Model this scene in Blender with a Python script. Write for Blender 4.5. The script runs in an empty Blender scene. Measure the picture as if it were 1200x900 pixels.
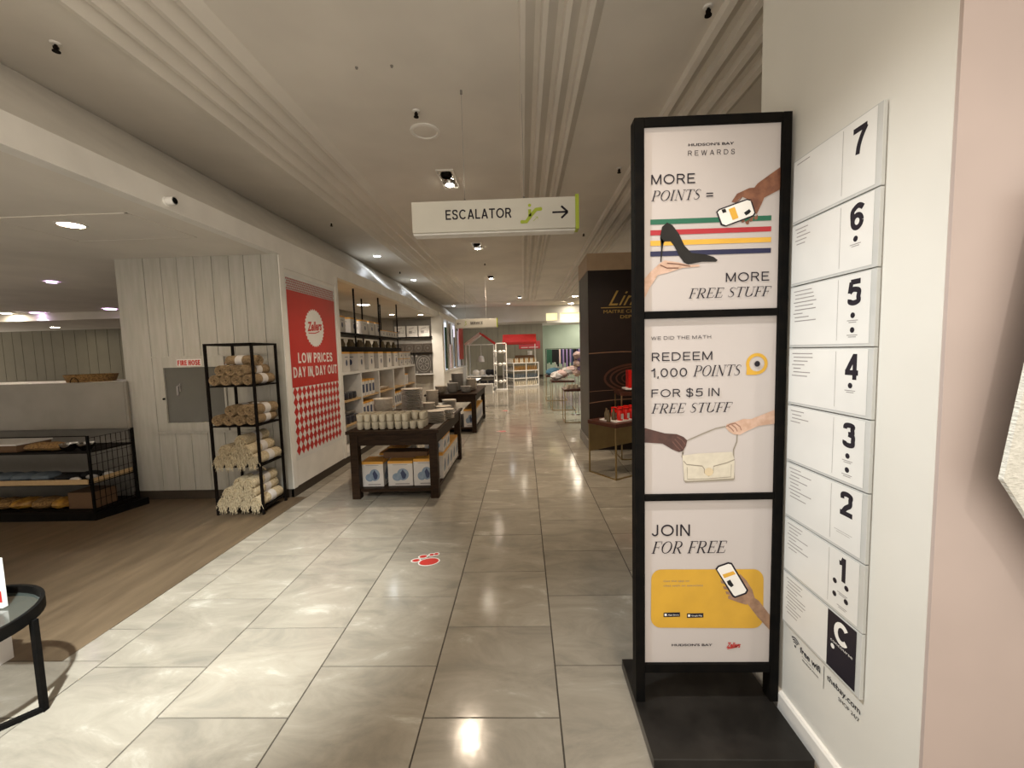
import bpy, math, random
from mathutils import Vector, Matrix
random.seed(7)
PI = math.pi
S = bpy.context.scene
col = S.collection

# ------------------------------------------------------------------ camera
cam = bpy.data.cameras.new('camera'); cam.sensor_fit = 'HORIZONTAL'; cam.sensor_width = 36
cam.lens = 484.96 / 1200 * 36; cam.clip_start = .05; cam.clip_end = 200
co = bpy.data.objects.new('camera', cam); col.objects.link(co); S.camera = co
pitch, roll, yaw = .0779, -.0266, -.0295
fw = Vector((math.sin(yaw)*math.cos(pitch), math.cos(yaw)*math.cos(pitch), -math.sin(pitch)))
r0 = Vector((math.cos(yaw), -math.sin(yaw), 0)); u0 = r0.cross(fw)
rt = math.cos(roll)*r0 + math.sin(roll)*u0; up = -math.sin(roll)*r0 + math.cos(roll)*u0
co.matrix_world = Matrix(((rt.x, up.x, -fw.x, 0), (rt.y, up.y, -fw.y, 0), (rt.z, up.z, -fw.z, 1.615), (0, 0, 0, 1)))

# ------------------------------------------------------------------ world, exposure
W = bpy.data.worlds.new('world'); S.world = W; W.use_nodes = True
W.node_tree.nodes['Background'].inputs[0].default_value = (1, .89, .765, 1)
W.node_tree.nodes['Background'].inputs[1].default_value = .85
S.view_settings.view_transform = 'Standard'; S.view_settings.look = 'None'
S.view_settings.gamma = 1; S.view_settings.use_curve_mapping = False
S.view_settings.exposure = 1.0
WARM = (1, .80, .60); NEUT = (1, .88, .74); COOL = (.80, .88, 1)

def spot(name, loc, aim, power, size=100, blend=.6, color=WARM, rad=.04, parent=None):
    l = bpy.data.lights.new(name, 'SPOT'); l.energy = power; l.spot_size = math.radians(size)
    l.spot_blend = blend; l.color = color; l.shadow_soft_size = rad
    o = bpy.data.objects.new(name, l); col.objects.link(o)
    d = Vector(aim) - Vector(loc)
    if parent: o.parent = parent; o.location = Vector(loc) - parent.location
    else: o.location = loc
    o.rotation_euler = d.to_track_quat('-Z', 'Y').to_euler()
    return o

# aisle spots out of view around the photographer; the last is added fill
spot('unseen_spot', (-1.3, .3, 3.65), (-2.1, 2.45, 0), 1020, 47, 1, (.95, .98, .95), .05)
spot('unseen_spot', (-1.3, 1.0, 3.6), (1.1, 1.40, .55), 185, 56, 1, (.92, .97, 1), .05)
spot('unseen_spot', (1.45, -.5, 3.4), (1.25, 1.1, .9), 34, 52, .9, (1, .90, .80), .03)
spot('unseen_spot', (.5, 1.0, 3.65), (.2, 1.3, 0), 62, 70, .9, WARM, .06)
spot('unseen_spot', (-.3, -1.2, 2.7), (-3.2, 3.0, 3.6), 32, 80, 1, WARM, .3)  # added upward fill for ceiling and cove, hangs free without a fixture

# ------------------------------------------------------------------ materials
def mat(name, c, rough=.5, metal=0, c2=None, ns=8, stretch=(1, 1, 1), bump=0, emit=0, spec=.5, detail=3, lo=.35, hi=.65, alpha=1, trans=0):
    m = bpy.data.materials.new(name); m.use_nodes = True
    nt = m.node_tree; N = nt.nodes; L = nt.links; p = N['Principled BSDF']
    p.inputs['Roughness'].default_value = rough; p.inputs['Metallic'].default_value = metal
    p.inputs['Specular IOR Level'].default_value = spec
    if trans: p.inputs['Transmission Weight'].default_value = trans; p.inputs['IOR'].default_value = 1.3
    if alpha < 1: p.inputs['Alpha'].default_value = alpha
    if c2 is None: c2 = tuple(x * .9 for x in c)
    tc = N.new('ShaderNodeTexCoord'); mp = N.new('ShaderNodeMapping'); mp.inputs['Scale'].default_value = stretch
    no = N.new('ShaderNodeTexNoise'); no.inputs['Scale'].default_value = ns; no.inputs['Detail'].default_value = detail
    cr = N.new('ShaderNodeValToRGB'); cr.color_ramp.elements[0].position = lo; cr.color_ramp.elements[1].position = hi
    cr.color_ramp.elements[0].color = (*c2, 1); cr.color_ramp.elements[1].color = (*c, 1)
    L.new(tc.outputs['Object'], mp.inputs['Vector']); L.new(mp.outputs[0], no.inputs['Vector'])
    L.new(no.outputs['Fac'], cr.inputs['Fac']); L.new(cr.outputs['Color'], p.inputs['Base Color'])
    if bump:
        b = N.new('ShaderNodeBump'); b.inputs['Strength'].default_value = bump; b.inputs['Distance'].default_value = .01
        L.new(no.outputs['Fac'], b.inputs['Height']); L.new(b.outputs['Normal'], p.inputs['Normal'])
    if emit:
        p.inputs['Emission Color'].default_value = (*c, 1); p.inputs['Emission Strength'].default_value = emit
    return m

M = dict(
    ceil=mat('ceiling_paint', (.74, .70, .63), .75, ns=1.5),
    wallw=mat('white_wall_paint', (.68, .67, .62), .55, ns=2, c2=(.64, .63, .58)),
    trimw=mat('white_trim', (.80, .78, .73), .4, ns=3),
    pink=mat('pink_wall_paint', (.45, .375, .345), .38, ns=2),
    plank=mat('painted_plank', (.46, .445, .40), .5, c2=(.40, .385, .335), ns=4, stretch=(6, 6, .6), bump=.15),
    gap=mat('plank_gap', (.09, .08, .06), .9),
    dark=mat('dark_plinth', (.050, .038, .028), .6, ns=6, spec=.25),
    black=mat('black_metal', (.005, .005, .005), .5, ns=20, c2=(.008, .007, .006), spec=.03),
    blackm=mat('black_satin_board', (.010, .009, .008), .32, c2=(.02, .018, .016), ns=9, detail=6, spec=.25),
    rack=mat('rack_metal', (.008, .006, .005), .5, spec=.05),
    print=mat('print_white', (.51, .475, .46), .4, ns=1.5, c2=(.50, .465, .45), spec=.2),
    ink=mat('print_ink', (.018, .015, .022), .5, spec=.2),
    inkg=mat('print_grey', (.30, .28, .27), .5),
    red=mat('print_red', (.50, .028, .022), .42, ns=3, c2=(.46, .025, .02)),
    redb=mat('awning_red', (.52, .022, .016), .5),
    green=mat('print_green', (.01, .13, .07), .4), yellow=mat('print_yellow', (.74, .42, .05), .4),
    navy=mat('print_navy', (.012, .014, .06), .4), crim=mat('print_crimson', (.42, .02, .03), .4),
    mustard=mat('print_mustard', (.62, .36, .035), .4),
    skin=mat('print_skin', (.50, .29, .19), .4, c2=(.40, .21, .13), ns=40),
    skinb=mat('print_skin_brown', (.25, .105, .055), .4, c2=(.15, .055, .03), ns=30),
    skind=mat('print_skin_dark', (.075, .026, .018), .4, c2=(.045, .015, .01), ns=30),
    skinl=mat('print_skin_light', (.60, .42, .33), .4, c2=(.48, .31, .22), ns=30),
    bag=mat('print_bag', (.60, .56, .46), .4, c2=(.54, .50, .41), ns=30), bagd=mat('print_bag_shadow', (.27, .24, .19), .4),
    gold=mat('gold_print', (.45, .30, .08), .3, metal=.6),
    lime=mat('lime_green', (.42, .52, .03), .4), sign=mat('sign_white', (.66, .64, .56), .4, ns=2),
    acry=mat('clear_acrylic', (.55, .56, .54), .12, ns=2), paper=mat('paper_white', (.74, .74, .71), .35, ns=3),
    wood=mat('dark_table_wood', (.034, .019, .010), .5, spec=.1, c2=(.018, .010, .006), ns=5, stretch=(1.5, 12, 12), bump=.1),
    choc=mat('brown_table_wood', (.07, .022, .012), .3, ns=5),
    cream=mat('cream_stoneware', (.66, .60, .47), .35, c2=(.60, .54, .42), ns=30),
    plate=mat('speckled_plate', (.60, .54, .46), .35, c2=(.50, .45, .38), ns=60),
    grey=mat('grey_stoneware', (.40, .38, .35), .3), pot=mat('dark_pot', (.035, .035, .045), .3),
    card=mat('white_carton', (.66, .63, .60), .45, ns=6), orange=mat('orange_carton_top', (.68, .34, .05), .5),
    blueg=mat('printed_blue_bowl', (.17, .24, .33), .4, c2=(.26, .33, .42), ns=25), blued=mat('printed_dark_blue', (.03, .045, .11), .4),
    kraft=mat('brown_cardboard', (.14, .075, .035), .8),
    jute=mat('jute_weave', (.32, .225, .125), .9, c2=(.19, .13, .065), ns=70, bump=.8, detail=5),
    yarn=mat('cream_yarn', (.58, .49, .33), .9, c2=(.40, .32, .20), ns=60, bump=.8, detail=5),
    shelfw=mat('white_laminate', (.74, .73, .70), .35), oak=mat('light_oak', (.50, .34, .17), .5, ns=6, stretch=(8, 1, 8)),
    gpan=mat('grey_back_panel', (.20, .185, .165), .6), galw=mat('gallery_wall_paint', (.40, .36, .30), .6),
    olive=mat('olive_wall', (.17, .155, .11), .6, ns=2), mint=mat('mint_wall', (.40, .50, .40), .6, ns=1),
    dkbrown=mat('dark_brown_panel', (.018, .011, .009), .35, spec=.25), dkgrey=mat('taupe_panel', (.075, .066, .056), .5),
    tan=mat('tan_band', (.40, .28, .17), .45), brass=mat('brushed_brass', (.45, .34, .18), .35, metal=.9),
    redfoil=mat('red_foil', (.62, .015, .01), .25), chrome=mat('chrome', (.6, .6, .6), .12, metal=1),
    wicker=mat('wicker', (.34, .20, .07), .8, c2=(.14, .07, .02), ns=60, bump=.8), amber=mat('amber_pack', (.45, .24, .04), .35, c2=(.20, .09, .02), ns=20),
    cloth=mat('slate_blue_cloth', (.11, .14, .17), .9, ns=20), blackc=mat('black_cloth', (.006, .006, .007), .9),
    knit=mat('white_woven_fabric', (.72, .72, .66), .9, c2=(.60, .60, .54), ns=60, stretch=(1, 1, 3), bump=.8),
    glassd=mat('grey_window_pane', (.11, .105, .09), .18, c2=(.10, .095, .08), ns=2),
    blue=mat('blue_cloth', (.10, .26, .40), .9), purple=mat('purple_fabric', (.30, .22, .42), .9), pinkc=mat('pale_pink_fabric', (.68, .50, .46), .9),
    leaf=mat('dark_green_fabric', (.02, .09, .05), .8), smoke=mat('smoked_glass', (.11, .08, .04), .15),
    lampw=mat('lamp_warm', (1, .88, .70), emit=60), lampc=mat('lamp_cool', (.86, .93, 1), emit=26), lampp=mat('lamp_violet', (.80, .58, 1), emit=5),
    glow=mat('lit_transom', (1, .88, .50), emit=.42), glow2=mat('lit_display_panel', (.80, .88, 1), emit=.5),
    white=mat('plain_white', (.85, .84, .80), .4), marble=mat('marble_white', (.25, .225, .19), .4, c2=(.21, .19, .16), ns=3),
)
def clear_glass():
    m = bpy.data.materials.new('clear_glass'); m.use_nodes = True
    p = m.node_tree.nodes['Principled BSDF']; p.inputs['Base Color'].default_value = (.75, .8, .78, 1)
    p.inputs['Roughness'].default_value = .12; p.inputs['Alpha'].default_value = .35; p.inputs['Specular IOR Level'].default_value = .12; p.inputs['Base Color'].default_value = (.07, .085, .078, 1)
    return m
M['glass'] = clear_glass()

def floor_mat():
    m = bpy.data.materials.new('polished_stone_tile'); m.use_nodes = True
    nt = m.node_tree; N = nt.nodes; L = nt.links; p = N['Principled BSDF']
    g = N.new('ShaderNodeNewGeometry'); sp = N.new('ShaderNodeSeparateXYZ'); L.new(g.outputs['Position'], sp.inputs[0])
    def mth(op, a, b=None, c=None):
        n = N.new('ShaderNodeMath'); n.operation = op
        for i, v in enumerate((a, b, c)):
            if v is None: continue
            if isinstance(v, (int, float)): n.inputs[i].default_value = v
            else: L.new(v, n.inputs[i])
        return n.outputs[0]
    ci = mth('FLOOR', mth('DIVIDE', mth('SUBTRACT', sp.outputs['X'], .123), .61))
    odd = mth('PINGPONG', ci, 1)
    ri = mth('FLOOR', mth('SUBTRACT', mth('DIVIDE', mth('SUBTRACT', sp.outputs['Y'], 1.71), .61), mth('MULTIPLY', mth('SUBTRACT', 1, odd), .5)))
    cb = N.new('ShaderNodeCombineXYZ'); L.new(ci, cb.inputs[0]); L.new(ri, cb.inputs[1])
    wn = N.new('ShaderNodeTexWhiteNoise'); wn.noise_dimensions = '3D'; L.new(cb.outputs[0], wn.inputs['Vector'])
    sc = N.new('ShaderNodeVectorMath'); sc.operation = 'SCALE'; L.new(wn.outputs['Color'], sc.inputs[0]); sc.inputs['Scale'].default_value = 40
    ad = N.new('ShaderNodeVectorMath'); ad.operation = 'ADD'; L.new(g.outputs['Position'], ad.inputs[0]); L.new(sc.outputs[0], ad.inputs[1])
    mp = N.new('ShaderNodeMapping'); mp.inputs['Rotation'].default_value = (0, 0, .75); mp.inputs['Scale'].default_value = (1, 2.3, 1)
    L.new(ad.outputs[0], mp.inputs[0])
    n1 = N.new('ShaderNodeTexNoise'); n1.inputs['Scale'].default_value = 2.3; n1.inputs['Detail'].default_value = 10; n1.inputs['Distortion'].default_value = .7; n1.inputs['Roughness'].default_value = .66
    L.new(mp.outputs[0], n1.inputs['Vector'])
    cr = N.new('ShaderNodeValToRGB'); e = cr.color_ramp.elements
    e[0].position = .28; e[0].color = (.20, .185, .155, 1); e[1].position = .74; e[1].color = (.47, .45, .39, 1)
    k = e.new(.47); k.color = (.27, .245, .20, 1); k = e.new(.60); k.color = (.31, .285, .235, 1)
    L.new(n1.outputs['Fac'], cr.inputs['Fac'])
    mx = N.new('ShaderNodeMixRGB'); mx.blend_type = 'MULTIPLY'; mx.inputs[0].default_value = 1
    L.new(cr.outputs['Color'], mx.inputs[1])
    v = mth('ADD', mth('MULTIPLY', wn.outputs['Value'], .20), .92)
    L.new(v, mx.inputs[2]); L.new(mx.outputs[0], p.inputs['Base Color'])
    n2 = N.new('ShaderNodeTexNoise'); n2.inputs['Scale'].default_value = 6; L.new(g.outputs['Position'], n2.inputs['Vector'])
    L.new(mth('ADD', mth('MULTIPLY', n2.outputs['Fac'], .12), .07), p.inputs['Roughness'])
    b = N.new('ShaderNodeBump'); b.inputs['Strength'].default_value = .06; b.inputs['Distance'].default_value = .01
    n3 = N.new('ShaderNodeTexNoise'); n3.inputs['Scale'].default_value = 9; L.new(g.outputs['Position'], n3.inputs['Vector'])
    L.new(n3.outputs['Fac'], b.inputs['Height']); L.new(b.outputs['Normal'], p.inputs['Normal'])
    return m
M['tile'] = floor_mat(); M['grout'] = mat('dark_grout', (.05, .042, .032), .9)
M['woodfloor'] = mat('brushed_dark_floor', (.15, .108, .066), .42, c2=(.080, .056, .033), ns=2.2, stretch=(5, .7, 1), detail=6, lo=.3, hi=.75)
M['woodfloor'].node_tree.nodes['Mapping'].inputs['Rotation'].default_value = (0, 0, -.55)

# ------------------------------------------------------------------ mesh builder
class B:
    def __init__(s): s.v = []; s.f = []
    def quadface(s, *p):
        n = len(s.v); s.v += [tuple(q) for q in p]; s.f.append(tuple(range(n, n+len(p)))); return s
    def box(s, x0, x1, y0, y1, z0, z1):
        n = len(s.v)
        s.v += [(x0,y0,z0),(x1,y0,z0),(x1,y1,z0),(x0,y1,z0),(x0,y0,z1),(x1,y0,z1),(x1,y1,z1),(x0,y1,z1)]
        s.f += [tuple(n+i for i in q) for q in ((0,3,2,1),(4,5,6,7),(0,1,5,4),(1,2,6,5),(2,3,7,6),(3,0,4,7))]; return s
    def prism(s, poly, h, ax=2, base=0):
        # poly: 2D points in the plane normal to axis ax, extruded from base to base+h
        def P(a, b, c): return {2: (a, b, c), 1: (a, c, b), 0: (c, a, b)}[ax]
        n = len(s.v); k = len(poly)
        s.v += [P(a, b, base) for a, b in poly] + [P(a, b, base+h) for a, b in poly]
        s.f.append(tuple(range(n+k-1, n-1, -1))); s.f.append(tuple(range(n+k, n+2*k)))
        for i in range(k): j = (i+1) % k; s.f.append((n+i, n+j, n+k+j, n+k+i))
        return s
    def lathe(s, prof, c=(0,0,0), n=20, ax=2):
        a0 = len(s.v); k = len(prof)
        for i in range(n):
            a = 2*PI*i/n
            for r, z in prof:
                p = (r*math.cos(a), r*math.sin(a), z)
                if ax == 1: p = (p[0], p[2], p[1])
                if ax == 0: p = (p[2], p[0], p[1])
                s.v.append((c[0]+p[0], c[1]+p[1], c[2]+p[2]))
        for i in range(n):
            j = (i+1) % n
            for q in range(k-1): s.f.append((a0+i*k+q, a0+j*k+q, a0+j*k+q+1, a0+i*k+q+1))
        return s
    def cyl(s, c, r, h, n=12, ax=2, r2=None):
        r2 = r if r2 is None else r2
        return s.lathe([(0.0001, 0), (r, 0), (r2, h), (0.0001, h)], c, n, ax)
    def bar(s, a, b, w=.01, n=4):
        a = Vector(a); b = Vector(b); d = (b-a).normalized()
        u = d.cross(Vector((0, 0, 1)) if abs(d.z) < .95 else Vector((0, 1, 0))).normalized(); v = d.cross(u)
        k = len(s.v); off = PI/4 if n == 4 else 0; rr = w*.7071 if n == 4 else w/2
        for p in (a, b):
            for i in range(n):
                t = 2*PI*i/n + off; s.v.append(tuple(p + u*rr*math.cos(t) + v*rr*math.sin(t)))
        for i in range(n): j = (i+1) % n; s.f.append((k+i, k+j, k+n+j, k+n+i))
        s.f.append(tuple(range(k+n-1, k-1, -1))); s.f.append(tuple(range(k+n, k+2*n))); return s
    def path(s, pts, w=.01, n=6):
        for a, b in zip(pts, pts[1:]): s.bar(a, b, w, n)
        return s
    def blob(s, c, r, sc=(1,1,1), n=10, m=6, jit=0):
        prof = []
        a0 = len(s.v)
        for i in range(m+1):
            t = PI*i/m
            for j in range(n):
                a = 2*PI*j/n; q = 1 + random.uniform(-jit, jit)
                s.v.append((c[0]+r*sc[0]*math.sin(t)*math.cos(a)*q, c[1]+r*sc[1]*math.sin(t)*math.sin(a)*q, c[2]+r*sc[2]*math.cos(t)*q))
        for i in range(m):
            for j in range(n):
                k = (j+1) % n; s.f.append((a0+i*n+j, a0+(i+1)*n+j, a0+(i+1)*n+k, a0+i*n+k))
        return s

def mk(name, b, m, parent=None, at=None, smooth=False, bevel=0):
    v = b.v
    if at: v = [(x-at[0], y-at[1], z-at[2]) for x, y, z in v]
    me = bpy.data.meshes.new(name); me.from_pydata(v, [], b.f); me.update()
    import bmesh
    bm = bmesh.new(); bm.from_mesh(me); bmesh.ops.recalc_face_normals(bm, faces=bm.faces); bm.to_mesh(me); bm.free()
    me.materials.append(M[m] if isinstance(m, str) else m)
    if smooth:
        me.polygons.foreach_set('use_smooth', [True]*len(me.polygons))
        try: me.set_sharp_from_angle(angle=math.radians(38))
        except Exception: pass
    o = bpy.data.objects.new(name, me); col.objects.link(o)
    if at: o.location = at
    if parent: o.parent = parent
    if bevel:
        bv = o.modifiers.new('bevel', 'BEVEL'); bv.width = bevel; bv.segments = 2
    return o
def tag(o, label=None, cat=None, group=None, kind=None):
    if label: o['label'] = label
    if cat: o['category'] = cat
    if group: o['group'] = group
    if kind: o['kind'] = kind
    return o
def thing(name, label, cat, loc=(0,0,0), rz=0, group=None):
    o = bpy.data.objects.new(name, None); o.empty_display_size = .1; col.objects.link(o); o.location = loc; o.rotation_euler = (0, 0, rz)
    return tag(o, label, cat, group)
def struct(name, b, m, parent=None, **k):
    o = mk(name, b, m, parent, **k)
    if not parent: o['kind'] = 'structure'
    return o
ORD = ['first', 'second', 'third', 'fourth', 'fifth', 'sixth', 'seventh', 'eighth', 'ninth', 'tenth', 'eleventh', 'twelfth', 'thirteenth', 'fourteenth', 'fifteenth', 'sixteenth', 'seventeenth', 'eighteenth', 'nineteenth', 'twentieth'] + ['far']*20
KIDS = {}
def kids(o): return [c for c in bpy.data.objects if c.parent == o]
def template(o):           # remember a thing's tree once, so that copying it stays quick
    KIDS[o.name] = [(c, kids(c)) for c in kids(o)]; return o
def dup(o, loc, rz=None, label=None, group=None, scale=None):
    r = o.copy(); col.objects.link(r); r.location = loc
    if rz is not None: r.rotation_euler = (0, 0, rz)
    if label: r['label'] = label
    if group: r['group'] = group
    if scale: r.scale = scale if isinstance(scale, tuple) else (scale,)*3
    for c, gs in KIDS.get(o.name, []):
        k = c.copy(); col.objects.link(k); k.parent = r
        for g in gs: q = g.copy(); col.objects.link(q); q.parent = k
    return r
class Many:                # first call places the original, later calls copy it
    def __init__(s, o): s.o = template(o); s.used = False
    def put(s, loc, rz=None, label=None, group=None, scale=None):
        if not s.used:
            s.used = True; s.o.location = loc
            if rz is not None: s.o.rotation_euler = (0, 0, rz)
            if label: s.o['label'] = label
            if group: s.o['group'] = group
            if scale: s.o.scale = scale if isinstance(scale, tuple) else (scale,)*3
            return s.o
        return dup(s.o, loc, rz, label, group, scale)

# flat print: polygons given in (u,v) on a plane
class Flat:
    def __init__(s, org, ux, uz): s.o = Vector(org); s.ux = Vector(ux); s.uz = Vector(uz); s.b = B(); s.n = s.ux.cross(s.uz).normalized(); s.lift = 0
    def P(s, u, v): return s.o + s.ux*u + s.uz*v + s.n*s.lift
    def poly(s, pts): s.b.quadface(*[s.P(u, v) for u, v in pts]); return s
    def rect(s, u0, u1, v0, v1): return s.poly([(u0,v0),(u1,v0),(u1,v1),(u0,v1)])
    def disc(s, cu, cv, ru, rv=None, n=24, rot=0):
        s.lift += 2e-5
        rv = ru if rv is None else rv
        return s.poly([(cu+ru*math.cos(t)*math.cos(rot)-rv*math.sin(t)*math.sin(rot), cv+ru*math.cos(t)*math.sin(rot)+rv*math.sin(t)*math.cos(rot)) for t in [2*PI*i/n for i in range(n)]])
    def ribbon(s, pts, ws):
        if isinstance(ws, (int, float)): ws = [ws]*len(pts)
        L_, R_ = [], []
        for i, (u, v) in enumerate(pts):
            a = pts[max(i-1, 0)]; c = pts[min(i+1, len(pts)-1)]
            dx, dy = c[0]-a[0], c[1]-a[1]; l = math.hypot(dx, dy) or 1
            nx, ny = -dy/l, dx/l; w = ws[i]/2
            L_.append((u+nx*w, v+ny*w)); R_.append((u-nx*w, v-ny*w))
        for i in range(len(pts)-1): s.poly([L_[i], R_[i], R_[i+1], L_[i+1]])
        return s
    def make(s, name, m, parent, lift=0):
        o = mk(name, s.b, m, parent)
        return o
def text_verts(st, bold=0, shear=0):
    c = bpy.data.curves.new('t', 'FONT'); c.body = st
    c.fill_mode = 'FRONT'; c.offset = bold; c.shear = shear; c.resolution_u = 3; c.fill_mode = 'FRONT'
    o = bpy.data.objects.new('t', c); col.objects.link(o)
    me = bpy.data.meshes.new_from_object(o)
    V = [(v.co.x, v.co.y) for v in me.vertices]; F = [tuple(p.vertices) for p in me.polygons]
    bpy.data.objects.remove(o); bpy.data.curves.remove(c); bpy.data.meshes.remove(me)
    return V, F
def text(fl, st, u0, v0, w, h, bold=0, shear=0, rot=0):
    """letters whose ink box is w x h with its lower left corner at (u0,v0)"""
    V, F = text_verts(st, bold, shear)
    x0 = min(v[0] for v in V); x1 = max(v[0] for v in V); y0 = min(v[1] for v in V); y1 = max(v[1] for v in V)
    n = len(fl.b.v)
    for x, y in V:
        a = (x-x0)/(x1-x0)*w; c = (y-y0)/(y1-y0)*h
        if rot: a, c = a*math.cos(rot)-c*math.sin(rot), a*math.sin(rot)+c*math.cos(rot)
        fl.b.v.append(tuple(fl.P(u0+a, v0+c)))
    for f in F: fl.b.f.append(tuple(n+i for i in f))
    return fl
# plain grotesque capitals, digits and a few lower case letters drawn as even strokes
def sans(fl, st, u0, v0, w, h, wt=.13, gap=.10, rot=0, shear=0):
    t = wt/2; T = 1-t; X = [0]; G = []; M_ = .52
    def L_(*p): G.append([(X[0]+a, b_) for a, b_ in p])
    def A_(cx, cy, rx, ry, a0, a1, n=12): L_(*[(cx+rx*math.cos(math.radians(a0+(a1-a0)*k/n)), cy+ry*math.sin(math.radians(a0+(a1-a0)*k/n))) for k in range(n+1)])
    def C_(*P):
        P = [P[0]]+list(P)+[P[-1]]; out = []
        for k in range(1, len(P)-2):
            for q in range(6):
                z = q/6; a, b_, c, d = P[k-1:k+3]
                out.append(tuple(.5*(2*b_[i]+(c[i]-a[i])*z+(2*a[i]-5*b_[i]+4*c[i]-d[i])*z*z+(3*b_[i]-a[i]-3*c[i]+d[i])*z**3) for i in (0, 1)))
        L_(*(out+[P[-1]]))
    for ch in st:
        if ch == ' ': X[0] += .26; continue
        ad = .62
        if ch == 'A': L_((t, 0), (.33, 1)); L_((.66-t, 0), (.33, 1)); L_((.13, .30), (.53, .30)); ad = .66
        elif ch in 'BPR':
            L_((t, 0), (t, 1)); L_((t, T), (.33, T)); L_((t, M_-.03), (.34, M_-.03)); A_(.33, (T+M_-.03)/2, .24-t, (T-M_+.03)/2, -90, 90)
            if ch == 'R': L_((.33, M_-.03), (.54, 0))
            if ch == 'B': L_((t, t), (.35, t)); A_(.34, (t+M_-.03)/2, .26-t, (M_-.03-t)/2, -90, 90)
            ad = .60
        elif ch in 'CG': A_(.38, .5, .38-t, .5-t, 40, 320, 20); ad = .72
        elif ch in 'OQ': A_(.39, .5, .39-t, .5-t, 0, 360, 28); ad = .78
        elif ch == '0': A_(.29, .5, .29-t, .5-t, 0, 360, 24); ad = .58
        elif ch == 'D': L_((t, 0), (t, 1)); L_((t, T), (.28, T)); L_((t, t), (.28, t)); A_(.28, .5, .38-t, .5-t, -90, 90, 16); ad = .66
        elif ch in 'EF':
            L_((t, 0), (t, 1)); L_((t, T), (.52, T)); L_((t, M_), (.47, M_))
            if ch == 'E': L_((t, t), (.54, t))
            ad = .55
        elif ch == 'H': L_((t, 0), (t, 1)); L_((.6-t, 0), (.6-t, 1)); L_((t, M_), (.6-t, M_)); ad = .60
        elif ch == 'I': L_((t, 0), (t, 1)); ad = wt
        elif ch == 'J': L_((.42-t, 1), (.42-t, .26)); A_(.21, .26, .21-t, .26-t, 0, -180); ad = .44
        elif ch == 'L': L_((t, 0), (t, 1)); L_((t, t), (.48, t)); ad = .48
        elif ch == 'M': L_((t, 0), (t, 1)); L_((t, 1), (.36, .05)); L_((.36, .05), (.72-t, 1)); L_((.72-t, 1), (.72-t, 0)); ad = .72
        elif ch == 'N': L_((t, 0), (t, 1)); L_((t, 1), (.6-t, 0)); L_((.6-t, 0), (.6-t, 1)); ad = .60
        elif ch == 'T': L_((.29, 0), (.29, 1)); L_((0, T), (.58, T)); ad = .58
        elif ch == 'U': L_((t, 1), (t, .28)); L_((.6-t, 1), (.6-t, .28)); A_(.3, .28, .3-t, .28-t, 180, 360); ad = .60
        elif ch == 'V': L_((t, 1), (.32, 0)); L_((.32, 0), (.64-t, 1)); ad = .64
        elif ch == 'W': L_((t, 1), (.24, 0)); L_((.24, 0), (.43, 1)); L_((.43, 1), (.62, 0)); L_((.62, 0), (.86-t, 1)); ad = .86
        elif ch == 'Y': L_((t, 1), (.31, .45)); L_((.62-t, 1), (.31, .45)); L_((.31, .45), (.31, 0)); ad = .62
        elif ch in 'S$': C_((.55-t, .72), (.44, T-.03), (.28, T), (.12, T-.04), (t+.01, .72), (.16, .57), (.29, .51), (.43, .44), (.56-t, .27), (.45, t+.04), (.28, t), (.11, t+.04), (t, .30)); ad = .57
        elif ch == '1': L_((.30-t, 0), (.30-t, 1)); L_((0, .74), (.12, .76), (.30-t, .98)); ad = .34
        elif ch == '2': C_((t, .68), (.10, T-.06), (.28, T), (.47, T-.06), (.55-t, .70), (.44, .50), (.25, .32), (t+.02, t)); L_((0, t), (.56, t)); ad = .57
        elif ch == '3': C_((t, .74), (.12, T-.04), (.28, T), (.45, T-.04), (.52-t, .75), (.43, .58), (.25, .535)); C_((.25, .535), (.45, .48), (.56-t, .28), (.45, t+.04), (.28, t), (.10, t+.05), (t, .26)); ad = .57
        elif ch == '4': L_((.44, 0), (.44, 1)); L_((.44, 1-t*.4), (t*.8, .30)); L_((0, .27), (.60, .27)); ad = .60
        elif ch == '5': L_((.12, T), (.53, T)); L_((.15, T), (.09, .48)); C_((.09, .50), (.20, .60), (.32, .61), (.48, .54), (.56-t, .33), (.47, t+.07), (.28, t), (.10, t+.05), (t, .25)); ad = .57
        elif ch == '6': A_(.29, .33, .29-t, .33-t, 0, 360, 22); C_((t, .36), (.08, .70), (.18, T-.07), (.32, T), (.44, T-.04), (.53, .78)); ad = .58
        elif ch == '7': L_((0, T), (.56, T)); C_((.53, T), (.36, .62), (.24, .30), (.20, 0)); ad = .57
        elif ch == ',': L_((.06, .12), (.02, -.14)); ad = .10
        elif ch == "'": L_((.05, 1), (.04, .74)); ad = .10
        if ch == '$': L_((.28, -.1), (.28, 1.1))
        X[0] += ad+gap
    tot = X[0]-gap; ku = w/tot
    for p in G:
        k = len(fl.b.v)
        pts = [((a+b_*shear)*ku, b_*h) for a, b_ in p]
        if rot: pts = [(a*math.cos(rot)-c*math.sin(rot), a*math.sin(rot)+c*math.cos(rot)) for a, c in pts]
        # even stroke: width measured in metres through the axes
        sx, sz = fl.ux.length, fl.uz.length; W_ = wt*h*sz
        q = [((u0+a)*sx, (v0+c)*sz) for a, c in pts]
        L2, R2 = [], []
        for i in range(len(q)):
            a = q[max(i-1, 0)]; c = q[min(i+1, len(q)-1)]; dx, dy = c[0]-a[0], c[1]-a[1]; l = math.hypot(dx, dy) or 1
            nx, ny = -dy/l*W_/2, dx/l*W_/2; L2.append(((q[i][0]+nx)/sx, (q[i][1]+ny)/sz)); R2.append(((q[i][0]-nx)/sx, (q[i][1]-ny)/sz))
        for i in range(len(q)-1): fl.poly([L2[i], R2[i], R2[i+1], L2[i+1]])
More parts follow.
